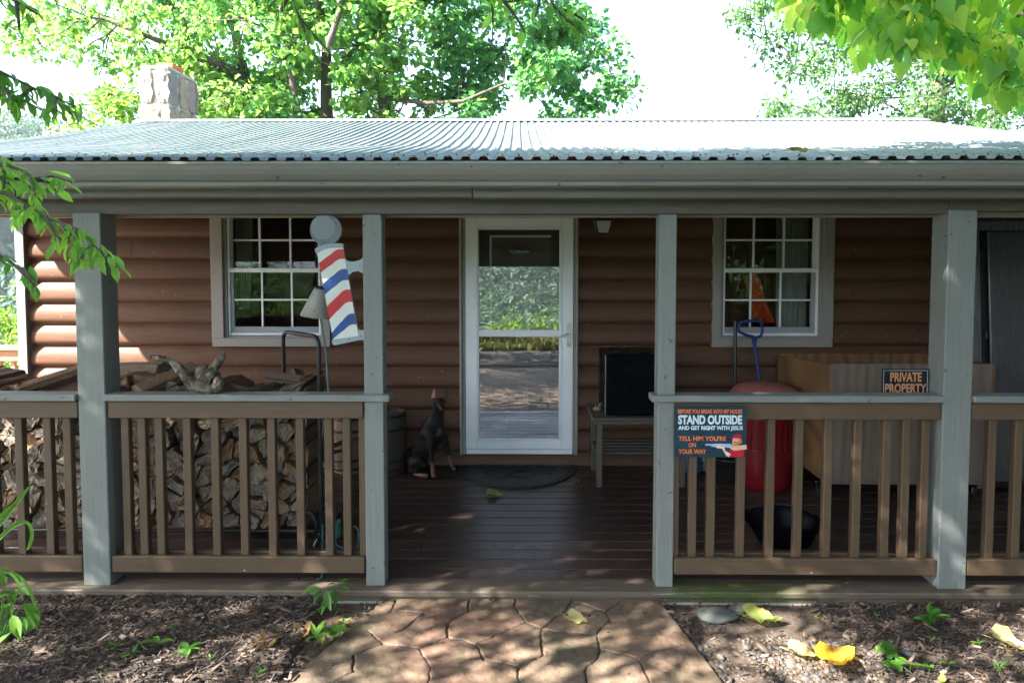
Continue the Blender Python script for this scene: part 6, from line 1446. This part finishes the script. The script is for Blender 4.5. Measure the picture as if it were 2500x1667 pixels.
def near_tree(label, base, trunk, cents, rad, per, size, sprigs, shape, lm, seed, ss, group='trees in front of the porch', name='near_tree', droop=.4, tint=None):
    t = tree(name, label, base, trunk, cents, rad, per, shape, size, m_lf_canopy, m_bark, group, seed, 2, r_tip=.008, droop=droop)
    rgx = np.random.default_rng(seed+50)
    for i, (Y, pts, per_, sz, tn) in enumerate(sprigs):
        mb = MB(); P = []; Dr = []; q = [PY(p[0], p[1], Y+(p[2] if len(p) > 2 else 0)) for p in pts]
        sprig(mb, P, Dr, q, per_, rgx=rgx)
        for k in range(1, len(q)-1):                   # side twigs
            if rgx.random() < .75:
                e = q[k]+Vector((rgx.uniform(-.5, .9), rgx.uniform(-.5, .5), rgx.uniform(-.9, -.1)))*sz*2.2; sprig(mb, P, Dr, [q[k], q[k].lerp(e, .5)+Vector((0, 0, .01)), e], max(3, per_//5), rgx=rgx)
        br = part('branch', mb, m_bark, t); tint_attr(br, np.full(len(br.data.vertices), .9))
        lo = leaf_mesh('foliage', P, Dr, sz, shape, lm, np.clip(rgx.normal(tn, .22, len(P)), 0, 1), seed+i, jitter_up=.8); lo.parent = br
        org = Vector(t.location); lo.matrix_parent_inverse = Matrix.Translation(-org)
rr = random.Random(15); CC = []
while len(CC) < 1250:
    x, y, z = rr.uniform(-9.2, 1.7), rr.uniform(-.3, 2.0), rr.uniform(2.7, 9.0)
    if z < 2.2+.37*max(0, y)+.35: continue
    q = z+1.615*y                                      # which part of the porch this clump shades
    if rr.random() > np.interp(q, [3.5, 4.1, 5.35, 5.95, 7.2, 7.8, 8.8, 9.7, 10.4, 11], [.03, .09, .17, 1, 1, .95, .85, .7, .4, .05]): continue
    if x < -7.6 and z < 5.8: continue
    if q > 7.1 and x < -6.4: continue
    CC.append((x, y, z))
    if q < 5.5: CC.append((x+.05, y-.05, z+.04))
n0 = len(CC)
while len(CC) < n0+560:                                # crown over the yard, behind and above the camera
    x, y, z = rr.uniform(-7.5, .6), rr.uniform(-4.2, -.2), rr.uniform(3.9, 6.0)
    if z+1.615*y < 3.35: CC.append((x, y, z))
tr_l = [c for c in CC if c[0] < -3.2]; tr_r = [c for c in CC if c[0] >= -3.2]
near_tree('tree whose leafy branches hang into the left side of the view', (-5.6, .6, -.1), [[(-5.6, .6, -.1, .16), (-5.5, .7, 2.2, .13), (-5.2, .9, 4.2, .09), (-5.0, 1.0, 6.5, .04)]], tr_l, .40, 46, .115,
  [(2.25, [(-80, 400), (0, 430), (60, 440), (130, 430), (175, 445)], 26, .062, .6), (2.2, [(-60, 470), (10, 470), (70, 505), (110, 530), (150, 545), (190, 560), (230, 600), (290, 650)], 44, .058, .65),
   (2.3, [(-80, 610), (-20, 610), (40, 650), (85, 700)], 24, .055, .15), (2.2, [(-60, 420), (10, 400), (60, 420), (90, 500), (40, 520)], 30, .06, .75),
   (2.6, [(-80, 150), (0, 175), (80, 215), (130, 235), (185, 262)], 46, .065, .12), (2.6, [(-60, 200), (0, 220), (50, 240), (110, 275)], 26, .06, .15),
   (2.4, [(-60, -60), (0, -20), (40, 5), (90, 35)], 16, .06, .2)], 'oval', m_lf_near, 21, 0)
near_tree('tree above the camera whose leafy twigs hang from the top edge', (-3.5, -1.6, -.1), [[(-3.5, -1.6, -.1, .14), (-3.2, -1.2, 2.6, .11), (-2.4, -.2, 4.6, .08), (-1.8, .9, 6.3, .04)]], tr_r, .40, 46, .115,
  [(2.9, [(690, -120), (705, -30), (730, 40), (770, 90), (815, 140)], 34, .075, .75), (2.9, [(680, -60), (700, 0), (690, 30)], 8, .06, .7),
   (2.9, [(1350, -120), (1330, -30), (1355, 20), (1385, 50), (1430, 75)], 26, .075, .35), (2.9, [(1190, -100), (1200, -30), (1230, 5), (1290, 0)], 14, .07, .8)], 'oval', m_lf_near, 23, 0)
# big heart-leaved tree, top right
rr = random.Random(31); HC = []
for (u0, v0, u1, v1, n) in ((1960, -10, 2500, -10, 22), (1960, 30, 2500, 40, 20), (2120, 75, 2500, 75, 15), (2240, 110, 2520, 130, 11), (2360, 165, 2530, 175, 7), (2470, 220, 2550, 225, 3), (1950, -60, 2600, -60, 22), (2550, 100, 2650, 250, 8)):
    for k in range(n): t_ = rr.random(); HC.append(cl(u0+(u1-u0)*t_+rr.gauss(0, 12), v0+(v1-v0)*t_+rr.gauss(0, 12), rr.uniform(3.5, 5.2)))
H2 = [(rr.uniform(2.4, 5.5), rr.uniform(1.5, 5), rr.uniform(3.9, 6)) for _ in range(30)]; H2 = [c for c in H2 if c[2]-1.72 > .45*c[1]+.35]
while len(H2) < 400:                                   # unseen clumps added above and right of the frame to darken that end
    c = (rr.uniform(1.2, 7.5), rr.uniform(-1.5, 3.2), rr.uniform(1.6, 6.2))
    if c[0] > .80*max(c[1], 0)+1.0 and (c[0] > .80*max(c[1], 0)+1.6 or c[2] > 2.8) or c[2]-1.72 > .42*max(0, c[1])+.5 and c[2] > 3:
        if c[1] < 1.0 or c[0] > 4.6: H2.append(c)
tree('catalpa_tree', 'tree with big heart shaped leaves hanging into the top right corner', (5.6, 2.2, -.1), [[(5.6, 2.2, -.1, .16), (5.5, 2.4, 2.0, .13), (5.2, 2.8, 4.2, .08), (4.6, 3.2, 5.2, .05)], [(5.3, 2.7, 3.4, .07), tuple(PY(2520, 40, 4.4))+(.03,), tuple(PY(2330, 30, 4.3))+(.018,), tuple(PY(2140, 40, 4.2))+(.008,)], [(5.4, 2.5, 2.6, .06), tuple(PY(2560, 180, 4.4))+(.02,), tuple(PY(2430, 180, 4.3))+(.01,)]],
     HC, .20, 17, 'heart', .105, m_lf_heart, m_barklight, 'trees in front of the porch', 25, 1, r_tip=.003, droop=1.5)

tree('added_shade_tree', 'unseen leafy tree added outside the right side of the view to shade the porch', (6.6, .4, -.1), [[(6.6, .4, -.1, .16), (6.5, .5, 2.0, .13), (6.0, .8, 4.2, .08)]], H2, .26, 14, 'heart', .15, m_lf_canopy, m_bark, 'trees in front of the porch', 27, 1, r_tip=.004, droop=1.)  # added out of view to hold sky light off the right half
# bushes beside and behind
def bush(name, label, c, r, n, lm, size, seed, shape='oval', group=None, flat=.8, tintf=None):
    t = thing(name, c, label, 'bush', group); rr = np.random.default_rng(seed); cs = []
    for k in range(n): q = rr.normal(0, 1, 3); q /= np.linalg.norm(q); q *= rr.uniform(.3, 1)**.5*r; q[2] = abs(q[2])*flat; cs.append(tuple(np.array(c)+q))
    mb = MB(); limbs(mb, [(Vector(c)-Vector((0, 0, .3)), .03)], cs, seed, .005); o = part('stems', mb, m_bark, t); tint_attr(o, np.full(len(o.data.vertices), .3))
    P, D_ = cluster_leaves(cs, r*.32, 70, rr, .2); tn = None if tintf is None else np.clip(tintf(P)+rr.normal(0, .2, len(P)), 0, 1)
    adopt(leaf_mesh('foliage', P, D_, size, shape, lm, tn, seed), t)
bush('bush', 'bright yellow green bush beyond the left corner of the cabin', (-8.2, 9.5, -.6), 1.9, 40, m_lf_bush, .12, 61, group='bushes')
bush('bush', 'leafy bush farther behind the left railing', (-10.5, 12.5, -.9), 2.4, 45, m_lf_bush, .14, 62, group='bushes')
for i, (x, y, r) in enumerate(((-3.0, -6.2, 1.5), (-.9, -6.8, 1.5), (1.2, -6.6, 1.6), (3.2, -6.0, 1.5), (-5.5, -6, 1.6), (5.6, -5.8, 1.7))):
    bush('bush', ['yellow green bush behind the camera, mirrored at the left of the door glass', 'low yellow green bush behind the camera, mirrored left of centre', 'yellow green bush behind the camera, mirrored in the centre of the door glass', 'bush behind the camera, mirrored at the right of the door glass', 'bush behind the camera mirrored in the left window', 'bush behind the camera mirrored in the right window'][i], (x, y, gh(x, y)-.2), r, 30, m_lf_bush, .10, 70+i, group='bushes')
for i, (x, y, h) in enumerate(((-2.0, -3.7, 1.9), (2.15, -3.5, 2.1), (-6.6, -6.3, 4.2), (6.8, -6.2, 4.4))):
    w_ = .28 if i < 2 else 1.5
    cs = [(x+rnd.gauss(0, w_), y+rnd.gauss(0, w_*.8), rnd.uniform(-.6 if i > 1 else 0, h+1)) for _ in range(16 if i < 2 else 110)]
    tree('roadside_tree', ['dark leafy tree behind the camera mirrored at the left edge of the door glass', 'dark leafy tree behind the camera mirrored at the right edge of the door glass', 'broad dark tree behind the camera mirrored in the left window', 'broad dark tree behind the camera mirrored in the right window'][i], (x, y, gh(x, y)), [[(x, y, gh(x, y), .12), (x, y, 2, .09), (x+.2, y, h, .04)]], cs, .6, 90, 'oval', .12, m_lf_near, m_bark, 'roadside trees', 80+i, 2, lambda P: .15+.0*P[:, 0])
rr = random.Random(44); cs = [(rr.uniform(2.7, 11), rr.uniform(-5.8, -1.8), rr.uniform(.1, 8.5)) for _ in range(210)]
tree('added_oak_tree', 'big dense oak added beyond the right side of the view to block sky light, dark in the right window glass', (7, -3.6, -.4), [[(7, -3.6, -.4, .3), (7, -3.5, 3, .24), (6.8, -3.5, 7.5, .1)]], cs, .8, 95, 'lobed', .2, m_lf_canopy, m_bark, None, 95, 1)  # tree mass added behind the camera to darken the right-hand wall
# lawn verge, shown mirrored
rg = np.random.default_rng(77); n = 14000; xs = rg.uniform(-6, 6, n); ys_ = rg.uniform(-4.4, -1.5, n); P = [(a, b, gh(a, b)) for a, b in zip(xs, ys_)]; D_ = rg.normal(0, .35, (n, 3)); D_[:, 2] = 1
m_lf_grass = m_leaf_make('grass_blades', [(.06, .075, .02), (.11, .115, .04), (.17, .16, .07)], .25)
o = leaf_mesh('grass', P, D_, .13, 'quad', m_lf_grass, None, 78); tag(o, 'rough grass verge beyond the gravel drive', None, None, 'stuff')
# wooded hillside
def forest():
    rg = np.random.default_rng(90); P = []; D_ = []
    cs = []
    while len(cs) < 2700:
        a = rg.normal(math.pi, .5) if rg.random() < .82 else rg.uniform(-1.15, -.55); r = rg.uniform(120, 345); x, y = r*math.sin(a), 3+r*math.cos(a)
        if y > 0 and x > -60: continue
        cs.append((x, y, gh(x, y)))
    for c in cs:
        n = 105; q = rg.normal(0, 1, (n, 3)); q /= np.linalg.norm(q, axis=1)[:, None]; q[:, 2] = np.abs(q[:, 2]); s = rg.uniform(4, 7.5); q *= s
        P.append(np.array(c)+q+np.array([0, 0, s*.5])); D_.append(np.cross(q, rg.normal(0, 1, 3)))
    P = np.concatenate(P); D_ = np.concatenate(D_)
    u_ = P*0
    o = leaf_mesh('forest', P, D_, 1.75, 'quad', m_lf_hill, None, 91, jitter_up=1.5); tag(o, 'distant wooded hillsides reading as one mass of trees', None, None, 'stuff')
forest()

# summer haze between the camera and the far hillsides
def haze():
    m = bpy.data.materials.new('haze_air'); m.use_nodes = True; n = m.node_tree
    for x in list(n.nodes): n.nodes.remove(x)
    v = n.nodes.new('ShaderNodeVolumePrincipled'); v.inputs['Color'].default_value = (.80, .88, 1, 1); v.inputs['Density'].default_value = .0004; v.inputs['Anisotropy'].default_value = .5
    o = n.nodes.new('ShaderNodeOutputMaterial'); n.links.new(v.outputs[0], o.inputs['Volume'])
    zs = [gh(x, y) for x in range(-900, 901, 60) for y in range(-900, 901, 60)]
    mb = MB(); mb.box(-620, 620, -620, 620, -27, max(zs)+25, 0, 0); tag(solo('haze', mb, m, None, None, kind='stuff'), 'thin summer haze in the air', None)

haze()
